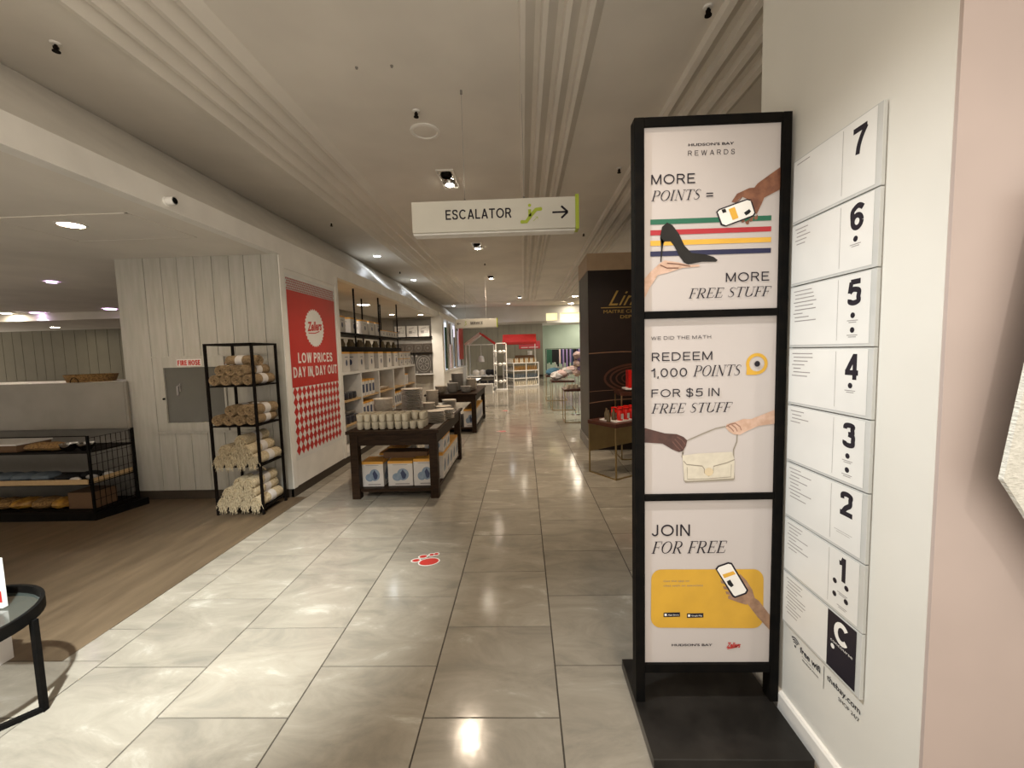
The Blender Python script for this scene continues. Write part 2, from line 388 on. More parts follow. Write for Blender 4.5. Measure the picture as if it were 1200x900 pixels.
        fl.lift += 2e-5
    return fl
# thin and thick stroked italic capitals
def serif(fl, st, u0, v0, w, h, shear=.24):
    t, T = .035, .115
    G = []; x = 0
    def V_(a, y0=0, y1=1, wd=T): G.append(([(x+a, y0), (x+a, y1)], wd))
    def H_(a, b_, y, wd=t): G.append(([(x+a, y), (x+b_, y)], wd))
    def A_(cx, cy, rx, ry, a0, a1):
        n = 14; p = []; ww = []
        for i in range(n+1):
            a = math.radians(a0+(a1-a0)*i/n); p.append((x+cx+rx*math.cos(a), cy+ry*math.sin(a))); ww.append(t+(T-t)*abs(math.cos(a))**1.6)
        G.append((p, ww))
    def sf(a, y): H_(a-.12, a+.12, y)
    for ch in st:
        if ch == ' ': x += .34; continue
        if ch == 'I': V_(.14); sf(.14, .017); sf(.14, .983); adv = .36
        elif ch == 'P' or ch == 'R':
            V_(.14); sf(.14, .017); H_(.02, .32, .983); H_(.14, .32, .47); A_(.32, .727, .22, .256, -90, 90); adv = .66
            if ch == 'R': G.append(([(x+.32, .47), (x+.58, .02), (x+.68, .02)], [T, T, t])); adv = .74
        elif ch == 'O': A_(.38, .5, .31, .49, 0, 360); adv = .82
        elif ch == 'N': V_(.12, 0, 1, t); G.append(([(x+.10, 1), (x+.62, 0)], T)); V_(.62, 0, 1, t); sf(.12, .017); sf(.62, .983); H_(0, .14, .983); adv = .80
        elif ch == 'T': V_(.32); H_(0, .64, .983); G.append(([(x+.01, .99), (x-.01, .80)], t)); G.append(([(x+.63, .99), (x+.61, .80)], t)); sf(.32, .017); adv = .68
        elif ch in 'FE':
            V_(.14); H_(.02, .54, .983); G.append(([(x+.54, .99), (x+.53, .78)], t)); H_(.14, .42, .50); G.append(([(x+.42, .60), (x+.42, .40)], t)); adv = .60
            if ch == 'F': sf(.14, .017)
            else: H_(.02, .56, .017); G.append(([(x+.56, .01), (x+.59, .24)], t)); adv = .66
        elif ch == 'U': V_(.14, .3, 1); sf(.14, .983); A_(.38, .3, .24, .28, 180, 270); A_(.38, .3, .24, .28, 270, 360); V_(.62, .3, 1, t); sf(.62, .983); adv = .80
        elif ch == 'S':
            p = [(.46,.80),(.42,.93),(.28,.985),(.14,.92),(.09,.77),(.15,.63),(.28,.53),(.41,.42),(.46,.27),(.41,.10),(.27,.015),(.12,.06),(.06,.22)]
            ww = [t,t,t,.06,.085,.10,T,.10,.085,.06,t,t,t]; G.append(([(x+a, b_) for a, b_ in p], ww)); adv = .58
        else: adv = .4
        x += adv
    tot = x - .08 + shear
    k = h; ku = w/tot
    for p, ww in G:
        if isinstance(ww, (int, float)): ww = [ww]*len(p)
        fl.ribbon([(u0+(a+b_*shear)*ku, v0+b_*k) for a, b_ in p], [q*(k+ku)/2 for q in ww]); fl.lift += 2e-5
    return fl

# ================================================================== SETTING
# --- floor: dark grout bed, every near tile its own piece
fb = B().box(-2.55, 6, -.5, 28, -.06, -.004).box(-2.70, -2.55, 4.62, 28, -.06, -.004).box(-8, -2.55, -.5, 2.06, -.06, -.004)
floor = struct('floor', fb, 'grout')
tb = B(); hw = .61/2-.0028
tb.v = [(-hw,-hw,-.005),(hw,-hw,-.005),(hw,hw,-.005),(-hw,hw,-.005),(-hw+.0012,-hw+.0012,0),(hw-.0012,-hw+.0012,0),(hw-.0012,hw-.0012,0),(-hw+.0012,hw-.0012,0)]
tb.f = [(4,5,6,7),(0,1,5,4),(1,2,6,5),(2,3,7,6),(3,0,4,7)]
tile0 = mk('tile', tb, 'tile', floor); first = True
far = B()
for i in range(-13, 10):
    off = 0 if i % 2 else .5
    for r in range(-4, 44):
        x0 = .123+i*.61; y0 = 1.71+(r+off)*.61
        if x0+.61 < -2.56 and y0+.61 > 2.07: continue
        near = y0 < 7.6 and x0 < 2.0 and y0 > .2 and x0 > -4.8
        clipx = max(x0, -2.55) if y0+.3 > 2.06 else x0; clipy = y0
        if clipx > x0 or (x0 < -2.56 and y0+.61 > 2.06):   # cut tile along the wood floor
            xa, xb, ya, yb = (clipx, x0+.61, y0, y0+.61) if x0+.61 > -2.55 else (x0, x0+.61, y0, 2.06)
            if y0 >= 2.06 and x0+.61 <= -2.55: continue
            if x0+.61 > -2.55 and x0 < -2.55 and y0 < 2.06: xa, ya, yb = x0, y0, 2.06
            if yb-ya < .03 or xb-xa < .03: continue
            q = B().box(xa+.0028, xb-.0028, ya+.0028, yb-.0028, -.005, 0)
            if near: mk('tile', q, 'tile', floor)
            else: n = len(far.v); far.v += q.v; far.f += [tuple(n+a for a in f) for f in q.f]
            if x0+.61 > -2.55 and x0 < -2.55 and y0 < 2.06 and y0+.61 > 2.09:
                q = B().box(-2.55, xb-.0028, 2.062, y0+.61-.0028, -.005, 0); mk('tile', q, 'tile', floor)
        elif near:
            o = tile0 if first else tile0.copy()
            if not first: col.objects.link(o)
            first = False; o.location = (x0+.305, y0+.305, 0)
        else: far.box(x0+.0028, x0+.6072, y0+.0028, y0+.6072, -.005, 0)
o = mk('tile_field', far, 'tile', floor); o['kind'] = 'stuff'
struct('floor', B().box(-16, -2.552, 2.062, 4.62, -.05, .001).box(-16, -2.70, 4.62, 13, -.05, .001), 'woodfloor')
for k in range(14):
    y0 = 4.622+k*.61; mk('tile', B().box(-2.69, -2.5525, y0, y0+.6045, -.005, 0), 'tile', floor)

# --- high ceiling with mouldings, cove and low ceiling
ceil = struct('ceiling', B().box(-3.6, 6, -1.5, 19.6, 3.72, 3.85), 'ceil')
cv = B().prism([(-3.6,3.85),(-3.6,3.70),(-3.57,3.70),(-2.75,2.97),(-2.70,2.95),(-2.70,2.77),(-2.80,2.77),(-2.80,2.90),(-3.7,3.60),(-3.7,3.85)], 21.1, 1, -1.5)
struct('trim_1', cv, 'trimw')
struct('ceiling', B().box(-24, -2.80, -1.5, 13.3, 2.77, 2.85), 'ceil')
def moulding(n, xs, w, y0, y1):
    root = None
    for x in xs:
        b = B().prism([(x, 3.72), (x+.010, 3.672), (x+w*.40, 3.664), (x+w, 3.72)], y1-y0, 1, y0)
        if root is None: root = struct(n, b, 'ceil')
        else: mk('moulding', b, 'ceil', root)
moulding('trim_2', [-2.62+.165*i for i in range(5)], .125, -1.4, 17.2)
moulding('trim_3', [.02+.14*i for i in range(4)], .105, -1.4, 17.2)
moulding('trim_4', [1.28+.17*i for i in range(4)], .125, -1.4, 17.2)
b = B()
for i in range(4): y = 17.4+i*.17; b.prism([(y, 3.72), (y+.01, 3.688), (y+.06, 3.68), (y+.12, 3.72)], 8.4, 0, -3.4)
struct('trim_5', b, 'ceil')

# --- right wall pillar with baseboard, pink return
struct('wall_right', B().box(1.10, 3.6, 1.125, 1.99, 0, 3.72), 'wallw')
struct('wall_pink', B().box(1.101, 3.6, 1.115, 1.125, 0, 3.72), 'pink')
struct('baseboard_right', B().prism([(1.10,0),(1.082,0),(1.082,.09),(1.088,.10),(1.10,.10)], .875, 1, 1.12), 'trimw')

# --- planked column on the left (front face y=4.62) and its poster face (x=-2.7)
wl = struct('wall_left', B().box(-4.58, -2.74, 4.66, 6.06, 0, 2.77), 'gap')
def plank(x0, x1, z0, z1, y=4.625, d=.03): 
    o = mk('plank', B().box(x0+.003, x1-.003, y, y+d, z0, z1), 'plank', wl, bevel=.002); return o
plank(-4.58, -4.25, .10, 2.77)
xs = [-4.25, -4.05, -3.865, -3.67, -3.465, -3.27, -3.10, -2.90]
for i, (a, c) in enumerate(zip(xs, xs[1:])):
    plank(a, c, 1.665, 2.77); plank(a, c, .10, .775)
plank(-2.90, -2.80, .10, 2.77)
plank(-4.25, -4.14, .80, 1.65); plank(-3.40, -2.90, .80, 1.65)
struct('trim_6', B().box(-4.25, -2.9, 4.612, 4.655, .775, .80), 'plank')
struct('trim_7', B().box(-4.25, -2.9, 4.615, 4.655, 1.65, 1.665), 'plank')
struct('trim_8', B().box(-2.80, -2.70, 4.60, 4.66, .10, 2.77), 'plank')
struct('wall_poster', B().box(-2.74, -2.70, 4.66, 6.06, .10, 2.77), 'trimw')
struct('baseboard_left', B().box(-4.59, -2.695, 4.61, 4.64, 0, .10).box(-2.72, -2.69, 4.61, 10.4, 0, .10), 'dark')
struct('trim_9', B().box(-2.705, -2.685, 4.61, 4.69, .10, 2.76).box(-2.705, -2.685, 5.98, 6.06, .10, 2.76).box(-2.705, -2.688, 4.69, 5.98, 2.63, 2.76), 'trimw')

# --- left background room
lw = struct('wall_back_left', B().box(-22, -4.7, 12.0, 12.1, 0, 2.77), 'gap')
x = -22
while x < -5:
    w_ = random.choice([.28, .32, .36]); mk('plank', B().box(x+.006, x+w_-.006, 11.975, 12.0, 0, 2.77), 'olive', lw); x += w_
struct('trim_10', B().box(-22, -4.7, 9.2, 9.35, 2.60, 2.77).box(-22, -4.7, 9.35, 12, 2.60, 2.63), 'ceil')

struct('wall_added_rear', B().box(-24, -2.8, -1.6, -1.5, 0, 2.85), 'wallw'); struct('wall_added_end', B().box(-24.1, -24, -1.6, 13.3, 0, 2.85), 'wallw')  # added out of view to keep ambient light off the left side
# --- gallery wall and pillar at the end of the kitchen bay, side wall beyond
struct('wall_gallery', B().box(-4.6, -2.85, 13.02, 13.2, 0, 2.77), 'galw')
struct('wall_pillar', B().box(-2.86, -2.52, 12.95, 13.25, 0, 2.78), 'trimw')
struct('wall_bay_left', B().box(-4.60, -4.50, 6.07, 13.0, 0, 2.77), 'galw')
ws = struct('wall_side', B().box(-3.5, -3.4, 13.2, 19.4, 0, 2.95), 'olive')
struct('wall_counter', B().box(-3.4, -2.66, 13.26, 19.2, 0, .98), 'trimw')
struct('trim_11', B().box(-3.4, -2.62, 13.26, 19.2, .98, 1.03), 'white')
struct('wall_side_header', B().box(-3.4, -2.66, 13.26, 19.4, 2.78, 2.95), 'trimw')

# --- far end
struct('wall_bulkhead', B().box(-3.6, 1.10, 19.5, 19.7, 3.0, 3.85).box(1.10, 6, 19.5, 19.7, 2.90, 3.02).box(1.10, 6, 19.5, 19.7, 3.36, 3.85).box(1.62, 1.74, 19.5, 19.7, 3.02, 3.36).box(3.2, 3.3, 19.5, 19.7, 3.02, 3.36), 'wallw')
tr = B().box(1.10, 1.62, 19.58, 19.62, 3.02, 3.36)
struct('window_1', tr, 'glow'); struct('window_2', B().box(1.74, 3.2, 19.58, 19.62, 3.02, 3.36), 'glow')
struct('ceiling', B().box(-4, 7, 19.7, 28.2, 3.3, 3.4), 'ceil')
wb = struct('wall_back', B().box(-4, 1.22, 26.03, 26.2, 0, 3.3), 'gap')
for i in range(15): mk('panel', B().box(-4+i*.348+.006, -4+(i+1)*.348-.006, 26.0, 26.03, .12, 3.3), 'olive', wb)
struct('baseboard_back', B().box(-4, 1.22, 25.97, 26.0, 0, .13), 'dark')
struct('wall_back_right', B().box(1.22, 7, 28, 28.2, 0, 3.3), 'mint')
struct('wall_far_left', B().box(-4.1, -4.0, 19.4, 26, 0, 3.3), 'dark')
struct('wall_far_right', B().box(6, 6.1, 6.6, 28, 0, 3.85), 'wallw')
struct('wall_right_rear', B().box(3.6, 3.7, 1.99, 6.6, 0, 3.72), 'wallw')

# --- dark promotional column on the right
lc = struct('wall_column', B().box(1.03, 3.4, 6.61, 7.6, 0, 3.10), 'dkgrey')
mk('front_panel', B().box(1.032, 3.4, 6.59, 6.61, .0, 2.84), 'dkbrown', lc)
mk('top_band', B().box(1.025, 3.4, 6.585, 6.61, 2.84, 3.10).box(1.02, 1.03, 6.6, 7.6, 2.84, 3.10), 'tan', lc)
mk('base_plinth', B().box(1.01, 1.03, 6.59, 7.6, 0, .16), 'gpan', lc)
f = Flat((1.03, 6.586, 0), (1, 0, 0), (0, 0, 1))
text(f, 'Lindt', .32, 2.29, .72, .23, 0, .55); f.rect(.20, 1.5, 2.255, 2.268)
text(f, 'MAITRE CHOCOLATIER SUISSE', .24, 2.175, 1.3, .05); text(f, 'DEPUIS 1845', .50, 2.09, .55, .05)
f.make('lettering', 'gold', lc)
f = Flat((1.03, 6.587, 0), (1, 0, 0), (0, 0, 1))
for k, (z, a, w_) in enumerate(((1.55, -.05, .012), (.72, .10, .012), (.90, .13, .006))):
    f.ribbon([(u*.1, z+a*(u*.1)+.05*math.sin(u*.22+k)) for u in range(24)], w_)
f.make('swirl_print', mat('bronze_print', (.24, .13, .08), .3), lc)
f = Flat((1.03, 6.5875, 0), (1, 0, 0), (0, 0, 1))
for k in range(4): f.ribbon([(.75+(.5-k*.09)*math.cos(t*.2+.6), 1.15+(.22-k*.04)*math.sin(t*.2+.6)) for t in range(22)], .035-.005*k)
f.make('swirl_print', mat('brown_print', (.075, .028, .016), .3), lc)

# ================================================================== CEILING FITTINGS
def sprinkler0():
    t = thing('sprinkler_head', 'x', 'sprinkler')
    mk('escutcheon', B().lathe([(.0001, 0), (.032, 0), (.026, -.008), (.0001, -.012)], n=14), 'trimw', t)
    mk('deflector', B().cyl((0, 0, -.05), .009, .042, 8).cyl((0, 0, -.055), .022, .006, 10).cyl((0, 0, -.035), .016, .012, 8), 'rack', t)
    return Many(t)
sp = sprinkler0()
for x, y, lab in [(-3.03, 2.81, 'small brass sprinkler on the ceiling at upper left'), (-.88, 3.74, 'sprinkler on the ceiling just before the round speaker'),
                  (-2.98, 6.63, 'sprinkler on the ceiling between the left mouldings and the poster'), (1.20, 2.78, 'sprinkler at the very top of the ceiling beside the white pillar'),
                  (1.17, 5.05, 'sprinkler on the ceiling above the left edge of the rewards stand'), (1.14, 7.71, 'sprinkler on the ceiling right of the escalator sign'),
                  (-3.08, 10.6, 'sprinkler near the wall cove between two cool downlights'), (-.86, 9.93, 'tiny sprinkler between the second and third middle downlights'),
                  (-1.4, 15.7, 'sprinkler far down the ceiling before the service sign')]:
    sp.put((x, y, 3.72), label=lab, group='ceiling sprinklers')
t = thing('ceiling_speaker', 'round white ceiling speaker before the nearest downlight', 'speaker', (-.88, 4.07, 3.72))
mk('trim_ring', B().lathe([(.14, 0), (.14, -.012), (.115, -.016), (.11, -.006)], n=28), 'trimw', t)
mk('grille', B().lathe([(.0001, -.010), (.085, -.010), (.112, -.006)], n=28), 'ceil', t, smooth=True)
for x, y, lab in ((-1.17, 3.17, 'left one of the two tiny ceiling hooks ahead of the hanging sign'), (-.91, 3.17, 'right one of the two tiny ceiling hooks ahead of the hanging sign')):
    tag(mk('ceiling_hook', B().lathe([(.0001, 0), (.012, 0), (.008, -.012), (.0001, -.014)], n=8), 'gpan', at=None), lab, 'hook').location = (x, y, 3.72)

def downlight(x, y, z, label, power, color, lm, aim=None, r=.07, square=False, size=110, grp=None, blend=.7):
    t = thing('downlight', label, 'ceiling light', (x, y, z), 0, grp)
    if square:
        mk('trim_frame', B().box(-.10, .10, -.27, -.245, -.014, 0).box(-.10, .10, .245, .27, -.014, 0).box(-.10, -.085, -.245, .245, -.014, 0).box(.085, .10, -.245, .245, -.014, 0), 'trimw', t)
        mk('reflector', B().box(-.085, .085, -.245, .245, -.004, 0), 'chrome', t)
        mk('lamp_head', B().lathe([(.0001, -.004), (.07, -.005), (.06, -.03), (.045, -.034)], (0, .10, 0), 18), 'chrome', t, smooth=True)
        mk('lamp_head', B().lathe([(.0001, -.004), (.07, -.005), (.06, -.03), (.045, -.034)], (0, -.12, 0), 18), 'rack', t, smooth=True)
        mk('lens', B().cyl((0, .10, -.036), .052, .004, 18), lm, t)
        lp = (x, y+.10, z-.07)
    else:
        mk('trim_ring', B().lathe([(r+.02, 0), (r+.02, -.008), (r, -.010), (r-.003, -.003)], n=20), 'trimw', t)
        mk('lens', B().lathe([(.0001, -.004), (r-.003, -.004)], n=20), lm, t)
        lp = (x, y, z-.05)
    if power: spot('lamp_light', lp, aim or (x, y, 0), power, size, blend, color, .04, t)
    return t
P1 = 95
downlight(-.86, 5.17, 3.72, 'square recessed twin lamp just above the escalator sign', P1, WARM, 'lampw', square=True, aim=(-1.1, 5.2, 0))
downlight(-.86, 8.35, 3.72, 'square recessed lamp seen just under the escalator sign', P1*1.2, WARM, 'lampw', square=True)
downlight(-.86, 11.8, 3.72, 'third square recessed lamp down the middle of the ceiling', P1*2, WARM, 'lampw', square=True)
downlight(-.1, 16.1, 3.72, 'farthest square recessed lamp near the end mouldings', P1*2.8, WARM, 'lampw', square=True)
for y, lab in ((8.9, 'nearest of the cool white downlights beside the left cove'), (11.86, 'second cool white downlight beside the left cove'), (18.6, 'farthest cool white downlight beside the left cove')):
    downlight(-3.06, y, 3.72, lab, 16, COOL, 'lampc', aim=(-2.66, y-.5, 2.0), size=44)
downlight(-.6, 18.4, 3.72, 'cool downlight in front of the white end bulkhead', 40, COOL, 'lampc', aim=(-.7, 19.3, 0), size=100)
for x, y, lab in ((2.08, 16.5, 'bright round downlight nearest, left of the dark column'), (1.75, 18.0, 'middle one of three bright downlights left of the dark column'), (2.2, 19.0, 'farthest of three bright downlights left of the dark column')):
    downlight(x, y, 3.72, lab, 110 if y < 17 else 50, NEUT, 'lampw', r=.12)
downlight(1.6, 7.9+2.2, 3.72, 'ceiling downlight over the small tables behind the dark column', 120, NEUT, 'lampw')
downlight(1.45, 4.3, 3.72, 'ceiling downlight hidden above the chocolate table', 110, WARM, 'lampw', aim=(1.2, 5.6, .6), size=90)
for x, y, lab in ((-2.4, 22.5, 'added unseen light over the left of the olive back wall'), (.2, 22.5, 'added unseen light over the right of the olive back wall'), (2.6, 22.3, 'added unseen light over the far clothes rail'), (4.2, 25.8, 'added unseen light against the mint wall')):
    downlight(x, y, 3.3, lab, 60 if x < 1 else 130, NEUT, 'lampw', aim=(x, y+2.2, .5), size=140)  # added lights hidden past the bulkhead, brighten the olive and mint walls
# low ceiling
downlight(-3.74, 3.44, 2.77, 'round flush light on the low ceiling at upper left', 9, WARM, 'lampw', r=.085, size=150)
for x, y, lab in ((-6.6, 5.73, 'small violet spot lamp high on the low left ceiling'), (-10.9, 9.1, 'large glaring violet spot lamp of the left background'), (-8.9, 8.8, 'violet spot lamp close to the planked column edge')):
    t = downlight(x, y, 2.76, lab, 24, (.92, .8, 1) if y > 6 else WARM, 'lampp', r=.06 if y < 6 else .11, size=120)
for x, y, lab in ((-11.5, 9.0, 'dim oval light at the far left end of the low ceiling'), (-12.6, 10.9, 'dim oval light just under the glaring violet lamp'), (-8.3, 9.0, 'dim oval light nearest the planked column edge')):
    downlight(x, y, 2.60 if y > 9.2 else 2.77, lab, 14, NEUT, 'lampw', r=.10)
for x, y, lab in ((-3.6, 9.4, 'large oval light glowing behind the hanging rods'), (-3.75, 11.9, 'left round light before the gallery wall'), (-2.98, 12.2, 'right round light before the gallery wall')):
    downlight(x, y, 2.77, lab, 34, NEUT, 'lampw', r=.13 if y < 10 else .07, aim=(x, y+.5, 0))
downlight(-3.7, 6.9, 2.77, 'ceiling light over the white shelving behind the poster wall', 40, NEUT, 'lampw', aim=(-2.9, 7.4, 0), size=140)
# hatch and cable on low ceiling
t = tag(mk('ceiling_hatch', B().box(-4.2, -3.05, 3.22, 3.235, 2.764, 2.772).box(-4.2, -3.05, 3.90, 3.915, 2.764, 2.772).box(-4.2, -4.185, 3.22, 3.915, 2.764, 2.772).box(-3.065, -3.05, 3.22, 3.915, 2.764, 2.772).box(-4.18, -3.07, 3.24, 3.895, 2.766, 2.772), 'ceil'), 'thin outline of an access hatch in the low ceiling', 'hatch')
t = thing('security_camera', 'small white bullet camera on the soffit edge', 'camera', (-2.70, 3.19, 2.83))
mk('mount_plate', B().cyl((0, 0, 0), .035, .014, 16, 0), 'white', t)
mk('camera_body', B().lathe([(.0001, 0), (.030, .004), (.032, .05), (.028, .058)], (.014, -.005, .0), 16, 0), 'white', t, smooth=True)
mk('lens', B().cyl((.072, -.005, 0), .022, .004, 14, 0), 'black', t)

# ================================================================== ESCALATOR SIGN
def hang_sign(name, label, loc, w, h, d):
    t = thing(name, label, 'sign', loc)
    mk('sign_box', B().box(0, w, 0, d, 0, h), 'sign', t, bevel=.002)
    mk('end_cap', B().box(w, w+.028, -.010, d, -.010, h+.014), 'lime', t)
    mk('bottom_lip', B().box(.0, w, .03, d+.04, -.012, 0), 'white', t)
    return t
es = hang_sign('hanging_sign', 'long white ceiling sign reading ESCALATOR with a right arrow', (-.88, 3.44, 2.60), 1.325, .245, .10)
f = Flat((0, -.0015, 0), (1, 0, 0), (0, 0, 1))
sans(f, 'ESCALATOR', .275, .095, .535, .078, .15)
f.ribbon([(1.14, .125), (1.262, .125)], .015); f.ribbon([(1.212, .172), (1.264, .125)], .016); f.ribbon([(1.264, .125), (1.212, .078)], .016)
f.make('lettering', 'ink', es)
f = Flat((0, -.0028, 0), (1, 0, 0), (0, 0, 1))
f.ribbon([(.895, .058), (.93, .058), (.965, .105), (1.01, .152), (1.045, .155)], .028); f1 = Flat((0, -.0024, 0), (1, 0, 0), (0, 0, 1)); f1.disc(.895, .058, .015, n=10); f1.disc(1.045, .155, .015, n=10); f1.make('pictogram_end', 'lime', es)
f.ribbon([(.958, .155), (.958, .100)], .024); f.disc(.958, .186, .013, n=12)
f.ribbon([(.985, .062), (1.02, .092)], .004); f.ribbon([(1.003, .094), (1.022, .094), (1.022, .074)], .004)
f.make('escalator_pictogram', 'lime', es)
for x in (.43, .915):
    wv = mk('hanger_wire', B().cyl((x, .05, .245), .0016, .872, 6), 'inkg', es)
    mk('wire_clamp', B().cyl((x, .05, .245), .006, .03, 8), 'gpan', es); mk('wire_clamp', B().cyl((x, .05, 1.09), .009, .03, 8), 'gpan', es)
ss = hang_sign('hanging_sign', 'small far ceiling sign reading SERVICE with a left arrow', (-1.95, 12.0, 2.34), 1.20, .245, .10)
f = Flat((0, -.002, 0), (1, 0, 0), (0, 0, 1))
sans(f, 'SERVICE', .44, .09, .36, .075, .17); f.ribbon([(.16, .12), (.06, .12)], .012); f.ribbon([(.10, .16), (.06, .12), (.10, .08)], .012)
f.make('lettering', 'ink', ss)
f = Flat((0, -.0025, 0), (1, 0, 0), (0, 0, 1)); f.ribbon([(.27, .06), (.33, .10), (.29, .16), (.33, .19)], .018); f.make('pictogram', 'lime', ss)
for x in (.3, .9): mk('hanger_wire', B().cyl((x, .05, .245), .003, 1.135, 6), 'inkg', ss)

# ================================================================== REWARDS STAND
rs = thing('advertising_stand', 'tall black framed stand with three white reward posters', 'sign stand', (.765, 1.75, 0))
X0 = -.765
mk('base_plate', B().box(.46+X0, 1.062+X0, 1.475-1.75, 1.995-1.75, 0, .05), 'blackm', rs, bevel=.003)
for a, c in ((.463, .503), (1.046, 1.082)): mk('post', B().box(a+X0, c+X0, -.015, .045, .05, 2.53), 'black', rs, bevel=.003)
for a, c in ((2.495, 2.53), (1.735, 1.765), (.962, .990), (.185, .225)):
    mk('rail', B().box(.503+X0, 1.046+X0, -.013, .043, a, c), 'black', rs, bevel=.002)
PAN = [(1.765, 2.495), (.990, 1.735), (.225, .962)]
pans = []
for i, (z0, z1) in enumerate(PAN):
    p = mk('poster_panel', B().box(.503+X0, 1.046+X0, .0, .02, z0, z1), 'print', rs)
    p['label'] = ('white poster with a heel, a phone and four coloured stripes', 'white poster with two hands and a cream handbag', 'white poster with a mustard box and a hand with phone')[i]
    pans.append(p)
LIFT = [0]
def art(i, depth):
    z0, z1 = PAN[i]
    return Flat((.503+X0, -.001-depth*.0004, z0), (.543, 0, 0), (0, 0, z1-z0))
# helper: zoomed artwork coordinates to 0..1 panel coordinates
def am(i):
    T = [((48, 70), (632, 58), (50, 890), (625, 870)), ((50, 68), (652, 45), (58, 857), (640, 838)), ((95, 52), (500, 38), (101, 566), (493, 549))][i]
    def g(x, y):
        v = (y-T[0][1])/(T[2][1]-T[0][1]); l = T[0][0]+(T[2][0]-T[0][0])*v; r_ = T[1][0]+(T[3][0]-T[1][0])*v
        u = (x-l)/(r_-l); yt = T[0][1]+(T[1][1]-T[0][1])*u; yb = T[2][1]+(T[3][1]-T[2][1])*u
        return (u, 1-(y-yt)/(yb-yt))
    return g
def apoly(f, i, pts): g = am(i); f.poly([g(*p) for p in pts]); return f
def arib(f, i, pts, w): g = am(i); f.ribbon([g(*p) for p in pts], w); return f
def atext(f, i, st, x0, y0, x1, y1, fn=text, **k):   # ink box in artwork coordinates: x0,y0 upper left - x1,y1 lower right
    g = am(i); a = g(x0, y1); c = g(x1, y0); fn(f, st, a[0], a[1], c[0]-a[0], c[1]-a[1], **k); return f
# panel 1
f = art(0, 1)
atext(f, 0, "HUDSON'S BAY", 240, 137, 434, 153, bold=.02); atext(f, 0, 'REWARDS', 238, 168, 438, 194, fn=sans, wt=.11, gap=.38)
atext(f, 0, 'MORE', 80, 270, 270, 318, fn=sans); atext(f, 0, 'POINTS', 80, 340, 298, 391, fn=serif)
apoly(f, 0, [(317, 357), (346, 356), (346, 361), (317, 362)]); apoly(f, 0, [(317, 369), (346, 368), (346, 373), (317, 374)])
atext(f, 0, 'MORE', 402, 706, 590, 753, fn=sans); atext(f, 0, 'FREE STUFF', 242, 772, 598, 828, fn=serif)
f.make('lettering', 'ink', pans[0])
for y, m_ in ((470, 'green'), (518, 'crim'), (565, 'yellow'), (613, 'navy')):
    apoly(art(0, 1), 0, [(78, y+2), (596, y-12), (596, y+10), (78, y+24)])
    f = art(0, 1); apoly(f, 0, [(78, y+2), (596, y-12), (595, y+10), (78, y+25)]); f.make('stripe', m_, pans[0])
f = art(0, 2)
f1 = art(0, 3); apoly(f1, 0, [(632, 248), (632, 345), (565, 380), (545, 385), (515, 345), (535, 318)]); f1.make('wrist_print', 'skinb', pans[0])
apoly(f, 0, [(565, 378), (552, 410), (533, 452), (515, 440), (505, 392), (470, 375), (440, 400), (425, 398), (448, 362), (500, 338), (540, 335)])
for q in ((465, 478), (484, 486), (500, 474), (520, 466)): apoly(f, 0, [(q[0], q[1]), (q[0]+18, q[1]-12), (q[0]+16, q[1]+8), (q[0]+6, q[1]+12)])
f.make('hand_print', 'skinb', pans[0])
f = art(0, 3); apoly(f, 0, [(360, 440), (372, 428), (490, 385), (510, 388), (528, 448), (520, 462), (400, 506), (380, 500)]); f.make('phone_print', 'ink', pans[0])
f = art(0, 4); apoly(f, 0, [(366, 442), (375, 433), (490, 391), (505, 394), (522, 446), (515, 457), (402, 500), (386, 494)]); f.make('screen_print', 'white', pans[0])
f = art(0, 5); apoly(f, 0, [(412, 430), (438, 420), (455, 468), (430, 478)]); f.make('screen_print', 'yellow', pans[0])
f = art(0, 5); apoly(f, 0, [(382, 432), (398, 427), (404, 442), (388, 447)]); apoly(f, 0, [(478, 446), (488, 438), (500, 430), (508, 440), (500, 450), (486, 458)]); f.make('screen_print', 'blackc', pans[0])
f = art(0, 2); apoly(f, 0, [(50, 835), (50, 742), (80, 705), (120, 668), (140, 655), (200, 664), (245, 676), (290, 674), (290, 683), (215, 690), (150, 712), (110, 722), (75, 780)])
f.make('hand_print', 'skinl', pans[0])
f = art(0, 4)
apoly(f, 0, [(150, 486), (172, 497), (200, 535), (225, 590), (255, 622), (310, 628), (350, 640), (368, 655), (360, 662), (300, 662), (240, 674), (222, 664), (205, 640), (180, 590), (165, 570), (140, 570), (128, 585), (120, 545), (128, 505)])
apoly(f, 0, [(120, 550), (136, 570), (130, 610), (126, 662), (121, 662), (124, 600)])
f.make('shoe_print', 'blackm', pans[0])
f = art(0, 4)
for p in ([(470, 375), (458, 392), (440, 400)], [(505, 392), (520, 400), (530, 420)], [(150, 668), (200, 672), (250, 682)], [(120, 676), (150, 690), (200, 690)]): arib(f, 0, p, .006)
f.make('finger_shading', mat('print_skin_shadow', (.16, .07, .04), .4), pans[0])
